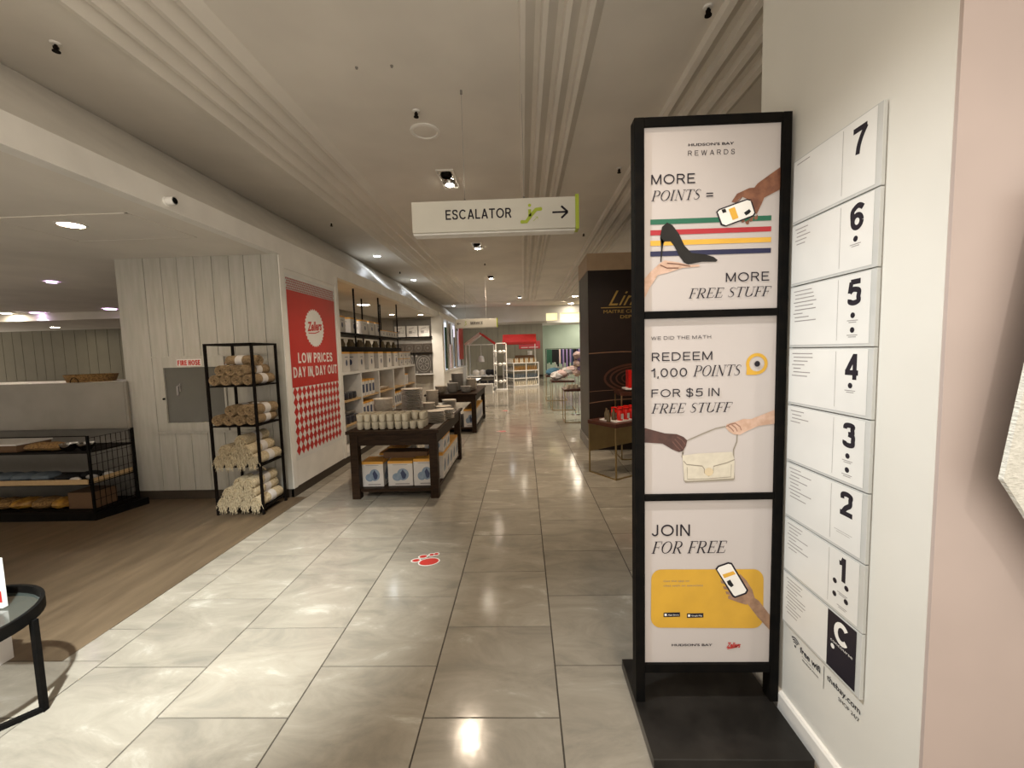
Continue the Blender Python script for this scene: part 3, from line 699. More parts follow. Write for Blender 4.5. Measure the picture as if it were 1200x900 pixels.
# panel 2
f = art(1, 1)
atext(f, 1, 'WE DID THE MATH', 84, 134, 357, 159, fn=sans); atext(f, 1, 'REDEEM', 86, 205, 364, 253, fn=sans); atext(f, 1, '1,000', 86, 279, 250, 325, fn=sans)
atext(f, 1, 'POINTS', 275, 262, 497, 318, fn=serif); atext(f, 1, 'FOR $5 IN', 86, 367, 397, 414, fn=sans); atext(f, 1, 'FREE STUFF', 86, 430, 454, 486, fn=serif)
g = am(1)
c_ = g(564, 258); fs_ = art(1, 3)
for p in ([(436, 538), (450, 548), (462, 562)], [(452, 532), (470, 545), (478, 562)], [(470, 526), (490, 540), (496, 556)], [(428, 540), (445, 530), (470, 524)]): arib(fs_, 1, p, .007)
fs_.make('finger_shading', mat('print_skin_contour', (.30, .16, .11), .4), pans[1])
fs_ = art(1, 3)
for p in ([(205, 590), (228, 604), (244, 626)], [(195, 600), (215, 622), (234, 645)], [(185, 612), (205, 636), (222, 652)]): arib(fs_, 1, p, .006)
fs_.make('finger_shading', mat('print_skin_glint', (.14, .06, .045), .4), pans[1]); f.disc(c_[0], c_[1], .021, .016)
f.make('lettering', 'ink', pans[1])
f = art(1, 1)
for k in range(24):
    a, b_ = 2*PI*k/24, 2*PI*(k+1)/24
    f.poly([(c_[0]+.057*math.cos(a), c_[1]+.042*math.sin(a)), (c_[0]+.057*math.cos(b_), c_[1]+.042*math.sin(b_)), (c_[0]+.082*math.cos(b_), c_[1]+.060*math.sin(b_)), (c_[0]+.082*math.cos(a), c_[1]+.060*math.sin(a))])
f.make('ring_emblem', 'mustard', pans[1]); f = art(1, 2); apoly(f, 1, [(519, 262), (516, 308), (564, 307)]); f.make('ring_tail', 'mustard', pans[1])
f = art(1, 1); arib(f, 1, [(232, 668), (245, 610), (320, 575), (380, 550), (425, 540)], .007); arib(f, 1, [(478, 575), (476, 610), (462, 645), (462, 690)], .009); arib(f, 1, [(232, 660), (230, 685)], .012); f.make('strap_print', 'bagd', pans[1])
f = art(1, 2); apoly(f, 1, [(50, 550), (150, 575), (205, 578), (235, 590), (252, 606), (246, 632), (232, 655), (215, 660), (185, 648), (140, 622), (50, 618)]); f.make('hand_print', 'skind', pans[1])
f = art(1, 2); apoly(f, 1, [(645, 462), (645, 525), (575, 535), (520, 560), (490, 577), (462, 575), (440, 562), (425, 545), (430, 530), (470, 518), (505, 505), (540, 505)]); f.make('hand_print', 'skinl', pans[1])
f = art(1, 2); apoly(f, 1, [(236, 695), (460, 684), (468, 780), (462, 786), (245, 800), (238, 790)]); f.make('bag_print', 'bagd', pans[1])
f = art(1, 3); apoly(f, 1, [(230, 675), (300, 665), (455, 655), (466, 690), (464, 776), (256, 792), (240, 790)]); f.make('bag_print', 'bag', pans[1])
f = art(1, 4); arib(f, 1, [(236, 700), (250, 716), (320, 722), (330, 735), (330, 752), (350, 768), (370, 752), (372, 722), (430, 706), (466, 690)], .006); arib(f, 1, [(252, 728), (254, 784), (345, 780), (450, 770), (452, 712)], .004); f.make('bag_print', 'bagd', pans[1])
f = art(1, 5); q = g(351, 748); f.disc(q[0], q[1], .034, .024); f.make('clasp_print', mat('print_clasp', (.60, .50, .33), .3), pans[1])
# panel 3
f = art(2, 1)
def rr(f, i, x0, y0, x1, y1, r):
    pts = []
    for cx, cy, a0 in ((x1-r, y0+r, -90), (x1-r, y1-r, 0), (x0+r, y1-r, 90), (x0+r, y0+r, 180)):
        for k in range(7): a = math.radians(a0+15*k); pts.append((cx+r*math.cos(a), cy+r*math.sin(a)))
    # follow the slight slope of the printed box
    return apoly(f, i, [(x, y - (x-120)*.030) for x, y in pts])
rr(f, 2, 120, 266, 474, 452, 32); f.make('mustard_box', 'mustard', pans[2])
f = art(2, 2)
atext(f, 2, 'JOIN', 119, 122, 242, 162, fn=sans); atext(f, 2, 'FOR FREE', 119, 170, 360, 216, fn=serif); atext(f, 2, "HUDSON'S BAY", 187, 496, 315, 509, bold=.02)
f.make('lettering', 'ink', pans[2])
f = art(2, 3); atext(f, 2, 'Get the app to', 159, 295, 240, 306, shear=.1); atext(f, 2, 'chat with an associate', 159, 308, 284, 319, shear=.1); f.make('lettering', 'bagd', pans[2])
f = art(2, 3)
for x0 in (160, 234): apoly(f, 2, [(x0, 402), (x0+52, 399), (x0+52, 413), (x0, 416)])
f.make('badge_print', 'ink', pans[2])
f = art(2, 4)
for x0, s_ in ((160, 'App Store'), (234, 'Google Play')): atext(f, 2, s_, x0+14, 405, x0+48, 412)
for x0 in (166, 240): apoly(f, 2, [(x0-3, 405), (x0+4, 405), (x0+4, 412), (x0-3, 412)])
f.make('lettering', 'white', pans[2])
f = art(2, 3); atext(f, 2, 'Zellers', 359, 489, 404, 508, bold=.03, shear=.4); arib(f, 2, [(362, 511), (385, 506), (400, 497)], .006); f.make('lettering', 'red', pans[2])
TANM = mat('print_skin_tan', (.36, .22, .14), .4, c2=(.24, .14, .09), ns=30)
f = art(2, 3); apoly(f, 2, [(494, 446), (494, 398), (460, 355), (430, 335), (405, 345), (428, 370), (455, 405)]); f.make('wrist_print', TANM, pans[2])
f = art(2, 4); apoly(f, 2, [(400, 272), (420, 292), (438, 320), (446, 345), (420, 368), (398, 362), (362, 350), (372, 330)]); f.make('palm_print', TANM, pans[2])
f = art(2, 3)
for q in ((338, 294), (346, 312), (354, 328), (362, 342)): apoly(f, 2, [(q[0], q[1]), (q[0]+22, q[1]+2), (q[0]+26, q[1]+12), (q[0]+4, q[1]+9)])
f.make('finger_print', TANM, pans[2])
f = art(2, 5); apoly(f, 2, [(322, 258), (330, 248), (362, 236), (374, 238), (426, 322), (420, 334), (384, 348), (376, 344)]); f.make('phone_print', 'ink', pans[2])
f = art(2, 6); apoly(f, 2, [(327, 260), (333, 252), (362, 241), (371, 243), (420, 322), (415, 330), (385, 342), (379, 338)]); f.make('screen_print', 'white', pans[2])
f = art(2, 7); apoly(f, 2, [(344, 275), (378, 263), (386, 272), (350, 286)]); f.make('screen_print', 'yellow', pans[2])
f = art(2, 7); apoly(f, 2, [(358, 296), (368, 290), (380, 308), (372, 314), (362, 306)]); f.make('screen_print', 'blackc', pans[2])

# ================================================================== FLOOR DIRECTORY
fd = thing('floor_directory', 'column of eight clear framed directory panels numbered seven to C', 'directory', (1.10, 1.52, .42))
def FD(x, y, z): return (x-1.10, y-1.52, z-.42)
ZT = [2.333, 2.085, 1.845, 1.602, 1.372, 1.135, .90, .665, .435]
circ = [[], [.30], [.24, .06], [.24], [.26, .10], [], [.22, .10], []]
for i in range(8):
    z1, z0 = ZT[i]-.004, ZT[i+1]+.010
    pn = mk('directory_panel', B().box(-.016, -.004, -.205, .205, z0-.42-.010, z1-.42), 'acry', fd, bevel=.001)
    if i < 7: pn['label'] = 'directory panel with the numeral ' + '7654321'[i]
    else: pn['label'] = 'lowest directory panel with white letter C on black'
    f = Flat((-.0168, .200, z0-.42), (0, -1, 0), (0, 0, 1)); f.rect(0, .385, 0, z1-z0-.004); f.make('paper_insert', 'paper', pn)
    # coordinates: u 0 = far edge .. .385 = near edge
    H_ = z1-z0
    f = Flat((-.0172, .200, z0-.42), (0, -1, 0), (0, 0, 1))
    if i < 7:
        st = '7654321'[i]
        wd = .055 if st != '1' else .035
        sans(f, st, .294 if st != '1' else .300, H_-.105 if i else H_-.115, wd, .085, .20)
        for k in range(len(circ[i])):
            zz = H_*.5-.022-.048*k if len(circ[i]) > 1 else H_*.42
            if i == 6:
                for uu in (.282, .335): f.disc(uu, zz+.014, .0095, n=14)
            else: f.disc(.318, zz, .0095, n=14)
    f.b.f and f.make('numeral', 'ink', pn)
    if i == 7:
        f = Flat((-.0172, .200, z0-.42), (0, -1, 0), (0, 0, 1)); f.rect(.255, .385, 0, H_-.004); f.make('black_field', 'ink', pn)
        f = Flat((-.0176, .200, z0-.42), (0, -1, 0), (0, 0, 1)); sans(f, 'C', .285, H_-.100, .070, .082, .22); f.disc(.283, H_-.128, .009, n=12); text(f, 'concourse', .272, H_-.112, .10, .007); f.make('lettering', 'white', pn)
    f = Flat((-.0172, .200, z0-.42), (0, -1, 0), (0, 0, 1))
    if i < 7: f.rect(.250, .2515, .012, H_-.012)
    rnd = random.Random(i+3)
    nl = [1, 5, 9, 7, 4, 9, 8, 11][i]
    for k in range(nl):
        zz = H_-.022-k*.0145; f.rect(.018 if k % 3 == 0 else .026, rnd.uniform(.07, .15), zz, zz+(.0035))
    for k in range(len(circ[i])):
        zz = H_*.5-.04-.048*k if len(circ[i]) > 1 else H_*.42-.018
        f.rect(.295, .340, zz, zz+.0025); f.rect(.302, .334, zz-.006, zz-.0035)
    if i == 5: f.rect(.27, .35, .055, .0565); f.rect(.28, .34, .048, .0495)
    f.make('small_print', 'inkg', pn)
    for u in (-.195, .195): mk('standoff', B().cyl((-.004, u, z0-.42+.02), .006, .006, 8, 0), 'chrome', pn)
# wifi decal on the wall
wd = thing('wall_lettering', 'dark wifi and web address lettering below the lowest directory panel', 'lettering', (1.10, 1.52, .30))
f = Flat((-.0015, .165, 0), (0, -1, 0), (0, 0, 1))
text(f, 'free wifi', .055, .062, .115, .026, bold=.02); text(f, 'Powered by', .068, .050, .07, .006); text(f, 'thebay.com', .068, .034, .092, .010, bold=.01)
text(f, 'thebay.com', .205, .062, .152, .030, bold=.012); text(f, 'SHOP 24/7', .262, .038, .092, .014); f.rect(.188, .190, .018, .108)
f.disc(.025, .064, .005, n=10)
for r_ in (.014, .023, .032): f.ribbon([(.025+r_*math.cos(math.radians(a)), .066+r_*math.sin(math.radians(a))) for a in range(45, 136, 15)], .0045)
f.make('lettering', 'ink', wd)

# ================================================================== HANGING WOVEN FABRIC on the right edge
b = B(); nx, nz = 14, 26
for s_ in (0, 1):
    for j in range(nz+1):
        for i in range(nx+1):
            u = i/nx; v = j/nz
            xl = 1.185 + .11*v                          # left hem slopes outwards to the top
            x = xl + u*.35
            zb = 1.265 - .50*u
            z = zb + v*(2.0-zb)
            y = 1.04 + .018*u*math.sin(u*9+v*3) + .006*math.sin(v*11+u*5)*u + (.012 if s_ else 0)
            b.v.append((x, y, z))
n0 = (nx+1)*(nz+1)
for s_ in (0, 1):
    for j in range(nz):
        for i in range(nx):
            a = s_*n0+j*(nx+1)+i; b.f.append((a, a+1, a+nx+2, a+nx+1))
for j in range(nz): a = j*(nx+1); b.f.append((a, a+nx+1, a+nx+1+n0, a+n0))
for i in range(nx): b.f.append((i, i+1, i+1+n0, i+n0))
t = thing('hanging_garment', 'off-white woven garment hanging before the pink wall at right edge', 'garment', (1.35, 1.04, 1.2))
mk('fabric', B.__new__(B) if False else b, 'knit', None, smooth=True)
o = bpy.context.scene.collection.objects[-1]; o.parent = t; o.matrix_parent_inverse = Matrix.Translation((-1.35, -1.04, -1.2))
mk('wall_rod', B().cyl((.12, -.04, .78), .008, .115, 10, 1), 'rack', t)

# ================================================================== POSTER ON THE LEFT WALL
po = thing('wall_poster_banner', 'tall red and white poster with badge and diamond pattern', 'poster', (-2.70, 5.35, .42))
F = lambda d: Flat((.003+d*.0012, 4.73-5.35, 0), (0, 1.2, 0), (0, 0, 1))     # u 0..1, v metres above z=.42
mk('white_sheet', B().box(0, .003, 4.71-5.35, 5.965-5.35, -.02, 2.16), 'paper', po)
f = F(1); f.rect(0, 1.0, .84, 1.98); 
# serrated top strip
for k in range(38):
    for r_ in range(5):
        u = k/38+(r_ % 2)*.013; f.poly([(u, 1.98+r_*.028), (u+.016, 1.994+r_*.028), (u+.0, 2.008+r_*.028), (u-.0+.001, 1.99+r_*.028)]) if u < .985 else None
        if u < .975: f.poly([(u, 1.985+r_*.028), (u+.011, 1.985+r_*.028), (u+.024, 2.006+r_*.028), (u+.013, 2.006+r_*.028)])
nr, nc = 7, 12
for r_ in range(nr):
    for c in range(nc):
        cu = (c+.5)/nc; cvv = .84-(r_+.5)*.115
        f.poly([(cu-.042, cvv), (cu, cvv-.066), (cu+.042, cvv), (cu, cvv+.066)])
f.make('red_print', 'red', po)
f = F(2); pts = []
for k in range(60):
    a = 2*PI*k/60; r_ = .225 if k % 2 else .248; pts.append((.5+r_*math.cos(a)/1.2, 1.565+r_*math.sin(a)))
f.poly(pts)
sans(f, 'LOW PRICES', .13, 1.125, .74, .125, .19); sans(f, 'DAY IN, DAY OUT', .03, .955, .94, .125, .19)
f.make('white_print', 'paper', po)
f = F(3); text(f, 'Zellers', .345, 1.515, .32, .12, bold=.035, shear=.35, rot=.10); f.ribbon([(.36, 1.495), (.5, 1.50), (.60, 1.53)], .012); f.make('lettering', 'red', po)

# ================================================================== FIRE HOSE CABINET
fh = thing('fire_hose_cabinet', 'white wall cabinet with grey window marked FIRE HOSE', 'cabinet', (-3.77, 4.625, .80))
mk('door_panel', B().box(-.37, -.34, -.02, .02, 0, .85).box(.35, .37, -.02, .02, 0, .85).box(-.34, .35, -.02, .02, 0, .10).box(-.34, .35, -.02, .02, .735, .85), 'plank', fh)
mk('window_pane', B().box(-.34, .35, -.004, .004, .10, .735), 'glassd', fh)
lb = mk('label_plate', B().box(-.17, .115, -.024, -.02, .748, .828), 'paper', fh)
f = Flat((-.16, -.025, .757), (1, 0, 0), (0, 0, 1)); sans(f, 'FIRE HOSE', 0, 0, .265, .06, .22); f.make('lettering', 'red', lb)
mk('latch', B().cyl((-.355, -.035, .38), .012, .02, 10, 1), 'rack', fh)
mk('hose_nozzle', B().bar((-.20, -.01, .42), (-.20, -.01, .52), .02, 8).bar((-.20, -.01, .52), (-.16, -.01, .54), .014, 8).bar((-.17, -.01, .55), (-.17, -.01, .46), .010, 6), 'inkg', fh)

# ================================================================== WHITE BOARD AND WIRE RACK (left)
t = thing('display_counter', 'long white counter board above the black wire racks', 'counter', (-7.0, 4.60, .86))
mk('front_board', B().box(-5, 2.44, -.03, 0, 0, .53), 'marble', t); mk('end_board', B().box(2.442, 2.47, -.028, 0, -.01, .535), 'marble', t)
mk('countertop', B().box(-5, 2.38, .03, .75, .50, .525), 'white', t)
mk('counter_body', B().box(-5, 2.38, .03, .75, -.86, .50), 'gpan', t)
t = thing('wicker_basket', 'flat wicker basket on the white counter beside the planked column', 'basket', (-5.38, 5.0, 1.385))
mk('weave', B().lathe([(.0001, 0), (.22, 0), (.25, .09), (.24, .09), (.21, .01)], n=24), 'wicker', t, smooth=True)
mk('handle', B().path([(.06+.05*math.cos(a), -.26, .0+.06*math.sin(a)+.0) for a in [PI*k/8 for k in range(9)]], .008), 'rack', t)

wr = thing('wire_rack', 'low black wire rack with three product shelves', 'rack', (-5.4, 4.0, 0))
mk('base_plinth', B().prism([(-1.6, 0), (.98, 0), (1.10, .48), (-1.6, .48)], .075), 'black', wr)
for k, (z0, z1) in enumerate(((.075, .10), (.375, .385), (.70, .715))):
    s_ = mk('shelf', B().prism([(-1.6, 0), (.96, 0), (.99, .47), (-1.6, .47)], z1-z0, 2, z0), 'rack', wr)
for x, y in ((.97, .0), (.99, .46), (-.3, .0), (-1.5, 0)): mk('post', B().bar((x, y+.01, .07), (x, y+.01, .88), .02), 'black', wr)
b = B()
for i in range(9): y = .02+i*.055; b.bar((.975, y, .08), (.975, y, .86), .004)
for i in range(9): z = .12+i*.092; b.bar((.975, .01, z), (.975, .47, z), .004)
o = mk('side_wires', b, 'black', wr)
b = B()
for z in (.88, .72, .40, .12): b.bar((-1.6, 0, z), (.97, 0, z), .008)
mk('front_wires', b, 'black', wr)
mk('shelf_lip', B().box(-1.6, -.02, -.014, -.002, .385, .435), 'oak', wr); mk('shelf_lip', B().box(-.015, .95, -.014, -.002, .385, .435), 'oak', wr)
mk('shelf_lip', B().box(.960, .972, .0, .45, .385, .435), 'oak', wr)
# goods on the wire rack (world coordinates)
def single(name, b, m, label, cat, loc, grp=None, rz=0, smooth=True):
    o = mk(name, b, m, None, None, smooth); o.location = loc; o.rotation_euler = (0, 0, rz); return tag(o, label, cat, grp)
bowl = Many(single('steel_bowl', B().lathe([(.0001, 0), (.035, 0), (.068, .04), (.075, .075), (.072, .075), (.062, .04), (.0001, .008)], n=20), 'chrome', 'x', 'bowl', (0, 0, 0)))
bowl.put((-4.72, 4.09, .717), label='left shiny steel bowl on the top wire shelf', group='steel bowls on the wire rack')
bowl.put((-4.56, 4.11, .717), label='right shiny steel bowl on the top wire shelf', group='steel bowls on the wire rack')
t = thing('tray_stack', 'pale flat tray on the top wire shelf, far left', 'tray', (-5.55, 4.22, .715)); mk('tray', B().box(-.30, .30, -.16, .16, 0, .07), 'kraft', t); mk('cover', B().box(-.31, .31, -.17, .17, .07, .085), 'card', t)
for i, (x, r_) in enumerate(((-5.08, 0.1), (-4.93, -.2))):
    single('wicker_tray', B().blob((0, 0, .045), .12, (1.2, .8, .38), 12, 6, .08), 'wicker', ('left', 'right')[i]+' amber wicker bundle on the top wire shelf', 'basket', (x+.02, 4.12, .715), 'wicker bundles on the rack', r_)
single('wicker_basket', B().lathe([(.0001, 0), (.10, 0), (.13, .10), (.12, .10), (.09, .01)], n=16), 'wicker', 'small wicker basket on the top shelf at the left picture edge', 'basket', (-5.95, 4.2, .715))
for i in range(6):
    single('folded_cloth', B().blob((0, 0, .05), .115, (1.15, 1.0, .42), 12, 6, .10), 'cloth', ORD[i]+' slate blue folded cloth from the left on the middle wire shelf', 'cloth', (-6.1+i*.21, 4.14, .386), 'slate blue cloths on the middle shelf', random.uniform(-.3, .3))
for i, x in enumerate((-4.82, -4.66)):
    single('black_pouch', B().blob((0, 0, .04), .09, (1.25, .9, .42), 12, 6, .06), 'blackc', ('left', 'right')[i]+' black soft pouch on the middle wire shelf', 'pouch', (x, 4.13+.1*i, .386), 'black pouches on the middle shelf')
for i in range(3):
    single('white_brush', B().blob((0, 0, .03), .05, (1.2, .8, .5), 10, 5, .1), 'card', ORD[i]+' small off-white bundle on the middle shelf before the end wires', 'brush', (-4.66+i*.075, 4.06+.10*i, .386), 'off-white bundles on the wire rack')
for i, x in enumerate((-5.95, -5.72, -5.5, -5.3, -5.08, -4.88)):
    single('amber_pack', B().blob((0, 0, .055), .115, (.95, 1.1, .48), 12, 6, .10), 'amber' if i % 2 else 'wicker', ORD[i]+' amber wrapped bundle from the left on the lowest wire shelf', 'package', (x, 4.14, .101), 'amber bundles on the lowest wire shelf', random.uniform(-.4, .4))
t = single('brown_carton', B().box(-.14, .14, -.12, .12, 0, .17), 'kraft', 'plain brown carton at the right end of lowest wire shelf', 'box', (-4.64, 4.2, .101), smooth=False)

# ================================================================== RUG RACK
rr_ = thing('rug_rack', 'narrow black metal rack filled with rolled rugs', 'rack', (-2.97, 4.30, 0))
for sx in (-.24, .24):
    for sy in (-.20, .20): mk('post', B().box(sx-.011, sx+.011, sy-.011, sy+.011, 0, 1.77), 'rack', rr_)
mk('top_frame', B().box(-.25, .25, -.211, -.19, 1.755, 1.775).box(-.25, .25, .19, .211, 1.755, 1.775).box(-.25, -.23, -.2, .2, 1.755, 1.775).box(.23, .25, -.2, .2, 1.755, 1.775), 'rack', rr_)
SH = [.07, .515, .935, 1.345]
for z in SH: mk('shelf', B().box(-.235, .235, -.205, .205, z-.014, z), 'rack', rr_)
def rug(mt, r=.055, ln=.40, fringe=False):
    t = thing('rolled_rug', 'x', 'rug')
    n = 18; b = B()
    prof = [(.008, -ln/2+.012), (.016, -ln/2), (.022, -ln/2+.012), (.030, -ln/2), (.037, -ln/2+.010), (r-.006, -ln/2), (r, -ln/2+.01), (r*1.03, -ln/4), (r, 0), (r*1.02, ln/4), (r, ln/2-.01), (r-.01, ln/2), (.0001, ln/2)]
    b.lathe(prof, (0, 0, r), n, 1)
    mk('roll', b, mt, t, smooth=True)
    mk('label_band', B().lathe([(r*1.03, -.045), (r*1.07, -.044), (r*1.07, .044), (r*1.03, .045)], (0, .02, r), n, 1), 'card', t, smooth=True)
    if fringe:
        b = B()
        for k in range(70):
            a = random.uniform(0, 2*PI); rr0 = r*random.uniform(.3, 1.02)
            p = Vector((rr0*math.cos(a), -ln/2+.01, r+rr0*math.sin(a)))
            q = p + Vector((random.uniform(-.02, .02), -random.uniform(.012, .035), -random.uniform(.0, .03)))
            s2 = q + Vector((random.uniform(-.015, .015), -.004, -random.uniform(.01, .05)))
            b.bar(p, q, .005, 3); b.bar(q, s2, .004, 3)
        o = mk('fringe', b, 'yarn', t); o['kind'] = 'stuff'
    return Many(t)
jr = rug('jute'); cr_ = rug('yarn', .058, .41, True)
def rugs(mm, z, rows, label, grp, r):
    for k, xs_ in enumerate(rows):
        for q, x in enumerate(xs_): mm.put((-2.97+x, 4.29+random.uniform(-.012, .012), z+k*r*1.76+.002), random.uniform(-.05, .05), label % (ORD[q], ('bottom', 'middle', 'top')[k]), grp)
rugs(jr, SH[3], [[-.17, -.057, .057, .17], [-.115, 0, .115]], '%s brown jute roll from the left, %s row, top shelf of black rack', 'jute rolls on the top rack shelf', .055)
jr.put((-2.95, 4.30, SH[3]+.196), 1.35, 'dark jute roll lying askew on top of the top shelf pile', 'jute rolls on the top rack shelf')
rugs(jr, SH[2], [[-.17, -.057, .057, .17], [-.03, .09, .18]], '%s brown jute roll from the left, %s row, second shelf of black rack', 'jute rolls on the second rack shelf', .055)
rugs(cr_, SH[1], [[-.175, -.058, .058, .175], [-.115, .0, .115], [.06]], '%s cream fringed roll from the left, %s row, third shelf of black rack', 'cream rolls on the third rack shelf', .058)
rugs(cr_, SH[0], [[-.175, -.058, .058, .175], [-.115, .0, .115], [.0, .12]], '%s cream fringed roll from the left, %s row, bottom shelf of black rack', 'cream rolls on the bottom rack shelf', .058)

# ================================================================== DISPLAY TABLES
def table(label, loc, w, l, h):
    t = thing('display_table', label, 'table', loc)
    mk('tabletop', B().box(-w/2-.03, w/2+.03, -.03, l+.03, h-.035, h), 'wood', t, bevel=.003)
    mk('apron', B().box(-w/2+.02, w/2-.02, .01, .03, h-.17, h-.035).box(-w/2+.02, w/2-.02, l-.03, l-.01, h-.17, h-.035).box(-w/2+.01, -w/2+.03, .02, l-.02, h-.17, h-.035).box(w/2-.03, w/2-.01, .02, l-.02, h-.17, h-.035), 'wood', t)
    for sx in (-w/2, w/2-.09):
        for sy in (0, l-.09): mk('leg', B().box(sx, sx+.09, sy, sy+.09, 0, h-.035), 'wood', t, bevel=.002)
    mk('lower_shelf', B().box(-w/2+.02, w/2-.02, .03, l-.03, .075, .11), 'wood', t)
    return t
table('dark wooden display table with stacked cups, before the red poster wall', (-1.475, 4.5, 0), .98, 1.75, .78)
table('second dark wooden display table, behind the nearer one', (-1.48, 8.22, 0), 1.0, 1.95, .80)
# grey inlaid runner along the right edge of the near table
t = single('table_runner', B().box(-.045, .045, 0, 1.68, 0, .004), 'gpan', 'grey patterned strip along the right edge of the near table', 'runner', (-1.03, 4.54, .78), smooth=False)
cup = Many(single('cup', B().lathe([(.0001, 0), (.026, 0), (.034, .012), (.040, .085), (.0375, .085), (.032, .014), (.0001, .006)], n=18), 'cream', 'x', 'cup', (0, 0, 0)))
for i in range(9):
    x = -1.875+i*.087
    for j in range(3):
        for k in range(2):
            if k == 1 and i >= 7 and j == 0: continue
            row = ('front', 'second', 'third')[j]
            cup.put((x+random.uniform(-.004, .004), 4.60+j*.095, .78+k*.087), label=ORD[i]+' cream cup from the left, '+('upper' if k else 'lower')+' layer, '+row+' row, near table', group='cream cups, '+row+' row '+('upper' if k else 'lower'))
def disc_item(name, prof, m, cat): return Many(single(name, B().lathe(prof, n=26), m, 'x', cat, (0, 0, 0)))
plt = disc_item('plate', [(.0001, 0), (.07, 0), (.12, .012), (.122, .016), (.118, .016), (.07, .005), (.0001, .004)], 'plate', 'plate')
bwl = disc_item('bowl', [(.0001, 0), (.05, 0), (.085, .02), (.105, .055), (.101, .055), (.08, .024), (.0001, .008)], 'plate', 'bowl')
def stack(mm, x, y, z, n, dz, label, grp, s=1):
    for k in range(n): mm.put((x+random.uniform(-.003, .003), y+random.uniform(-.003, .003), z+k*dz), random.uniform(0, 6), (('lowest ' if k == 0 else 'topmost ' if k == n-1 else ORD[k]+' lowest ')+label), grp, scale=s)
stack(plt, -1.085, 4.97, .78, 7, .022, 'plate in the short stack right of the cups on the near table', 'plates right of the cups', .95)
stack(plt, -1.02, 5.27, .78, 6, .022, 'plate in the stack behind the short plate stack, near table', 'plates behind the short stack', .9)
stack(bwl, -1.77, 5.10, .78, 9, .029, 'bowl in the tall left stack on the near table', 'bowls in the tall left stack', 1.15)
stack(plt, -1.45, 5.10, .78, 7, .0165, 'plate in the low middle stack behind the cups', 'plates in the low middle stack', 1.15)
stack(plt, -1.58, 5.75, .78, 15, .024, 'plate in the tallest middle stack on the near table', 'plates in the tallest stack', 1.25)
stack(bwl, -1.30, 5.55, .78, 7, .022, 'small bowl in the stack behind the plates at table middle', 'small bowls at table middle', .8)
stack(bwl, -1.34, 5.95, .78, 10, .029, 'bowl in the pale stack at the far end of near table', 'bowls at the far end, near table', .85)
stack(plt, -1.12, 5.65, .78, 7, .0165, 'plate in the far right stack on the near table', 'plates at the far right', .9)
stack(plt, -1.10, 5.98, .78, 10, .0165, 'plate in the farthest right stack on the near table', 'plates farthest right', .85)
# cartons under the near table
def carton(w, d, h, circ_=True, top='orange', name='bowl_carton'):
    t = thing(name, 'x', 'box')
    mk('carton', B().box(-w/2, w/2, -d/2, d/2, 0, h-.03), 'card', t)
    mk('lid_band', B().box(-w/2-.001, w/2+.001, -d/2-.001, d/2+.001, h-.03, h), top, t)
    for fl in (Flat((-w/2, -d/2-.0012, 0), (w, 0, 0), (0, 0, h)), Flat((w/2+.0012, -d/2, 0), (0, d, 0), (0, 0, h))):
        if circ_:
            a = Flat(fl.o, fl.ux, fl.uz); a.o = fl.o; a.disc(.60, .46, .24, .24); a.disc(.36, .36, .19, .16); a.make('bowl_picture', 'blueg', t)
            c = Flat(fl.o+fl.n*(.0008), fl.ux, fl.uz); c.poly([(.58, .28), (.70, .30), (.74, .45), (.60, .66), (.50, .52)]); c.make('bowl_shadow_picture', 'blued', t)
            d_ = Flat(fl.o, fl.ux, fl.uz); d_.rect(.28, .86, .06, .10); d_.rect(.2, .8, .84, .86); d_.make('lettering_lines', 'inkg', t)
        else:
            a = Flat(fl.o, fl.ux, fl.uz); a.disc(.55, .45, .12, .16, n=12); a.rect(.35, .75, .72, .75); a.make('small_picture', 'blued', t)
    return Many(t)
cA = carton(.25, .25, .29)
cA.put((-1.765, 4.735, .111), label='left white bowl carton at the front under the near table')
cA.put((-1.445, 4.745, .111), label='middle white bowl carton at the front under the near table', scale=(1.14, 1, 1))
cA.put((-1.165, 4.745, .111), label='right white bowl carton at the front under the near table', scale=(1, 1, 1.07))
for k in range(5): cA.put((-1.115, 4.985+k*.225, .111), label=ORD[k]+' white bowl carton from the front along the right side under near table', group='side cartons under the near table', scale=(.9, .86, 1.07))
for k in range(2): cA.put((-1.115, 5.03+k*.24, .425), label=('front', 'back')[k]+' white bowl carton stacked on the side row under the near table', group='upper side cartons under the near table', scale=(.9, .86, .6))
t = single('brown_carton', B().box(-.26, .26, -.10, .10, 0, .07), 'kraft', 'long flat brown carton lying on the front cartons under the table', 'box', (-1.42, 4.86, .402), smooth=False)
for k in range(3): cA.put((-1.70, 5.15+k*.3, .111), label=ORD[k]+' white bowl carton deep under the near table on the left', group='deep cartons under the near table')
# goods of the second table
stack(bwl, -1.72, 8.45, .80, 5, .022, 'grey bowl in the front left stack on the second table', 'front left bowls on the second table', 1.1)
gb = disc_item('grey_bowl', [(.0001, 0), (.05, 0), (.085, .02), (.105, .055), (.101, .055), (.08, .024), (.0001, .008)], 'grey', 'bowl')
stack(gb, -1.48, 8.5, .80, 7, .024, 'dark grey bowl in the front middle stack on the second table', 'grey bowls, second table front', 1.1)
stack(gb, -1.45, 8.95, .80, 10, .034, 'dark grey bowl in the tall stack on the second table', 'grey bowls, tall stack on second table', 1.3)
stack(gb, -1.2, 8.5, .80, 4, .024, 'dark grey bowl in the front right stack on the second table', 'grey bowls, second table front right', 1.1)
stack(bwl, -1.15, 8.95, .80, 9, .024, 'pale bowl in the right middle stack on the second table', 'pale bowls on the second table', 1.1)
stack(plt, -1.6, 9.5, .80, 12, .0165, 'plate in the back stack on the second table', 'plates at the back of the second table', 1.1)
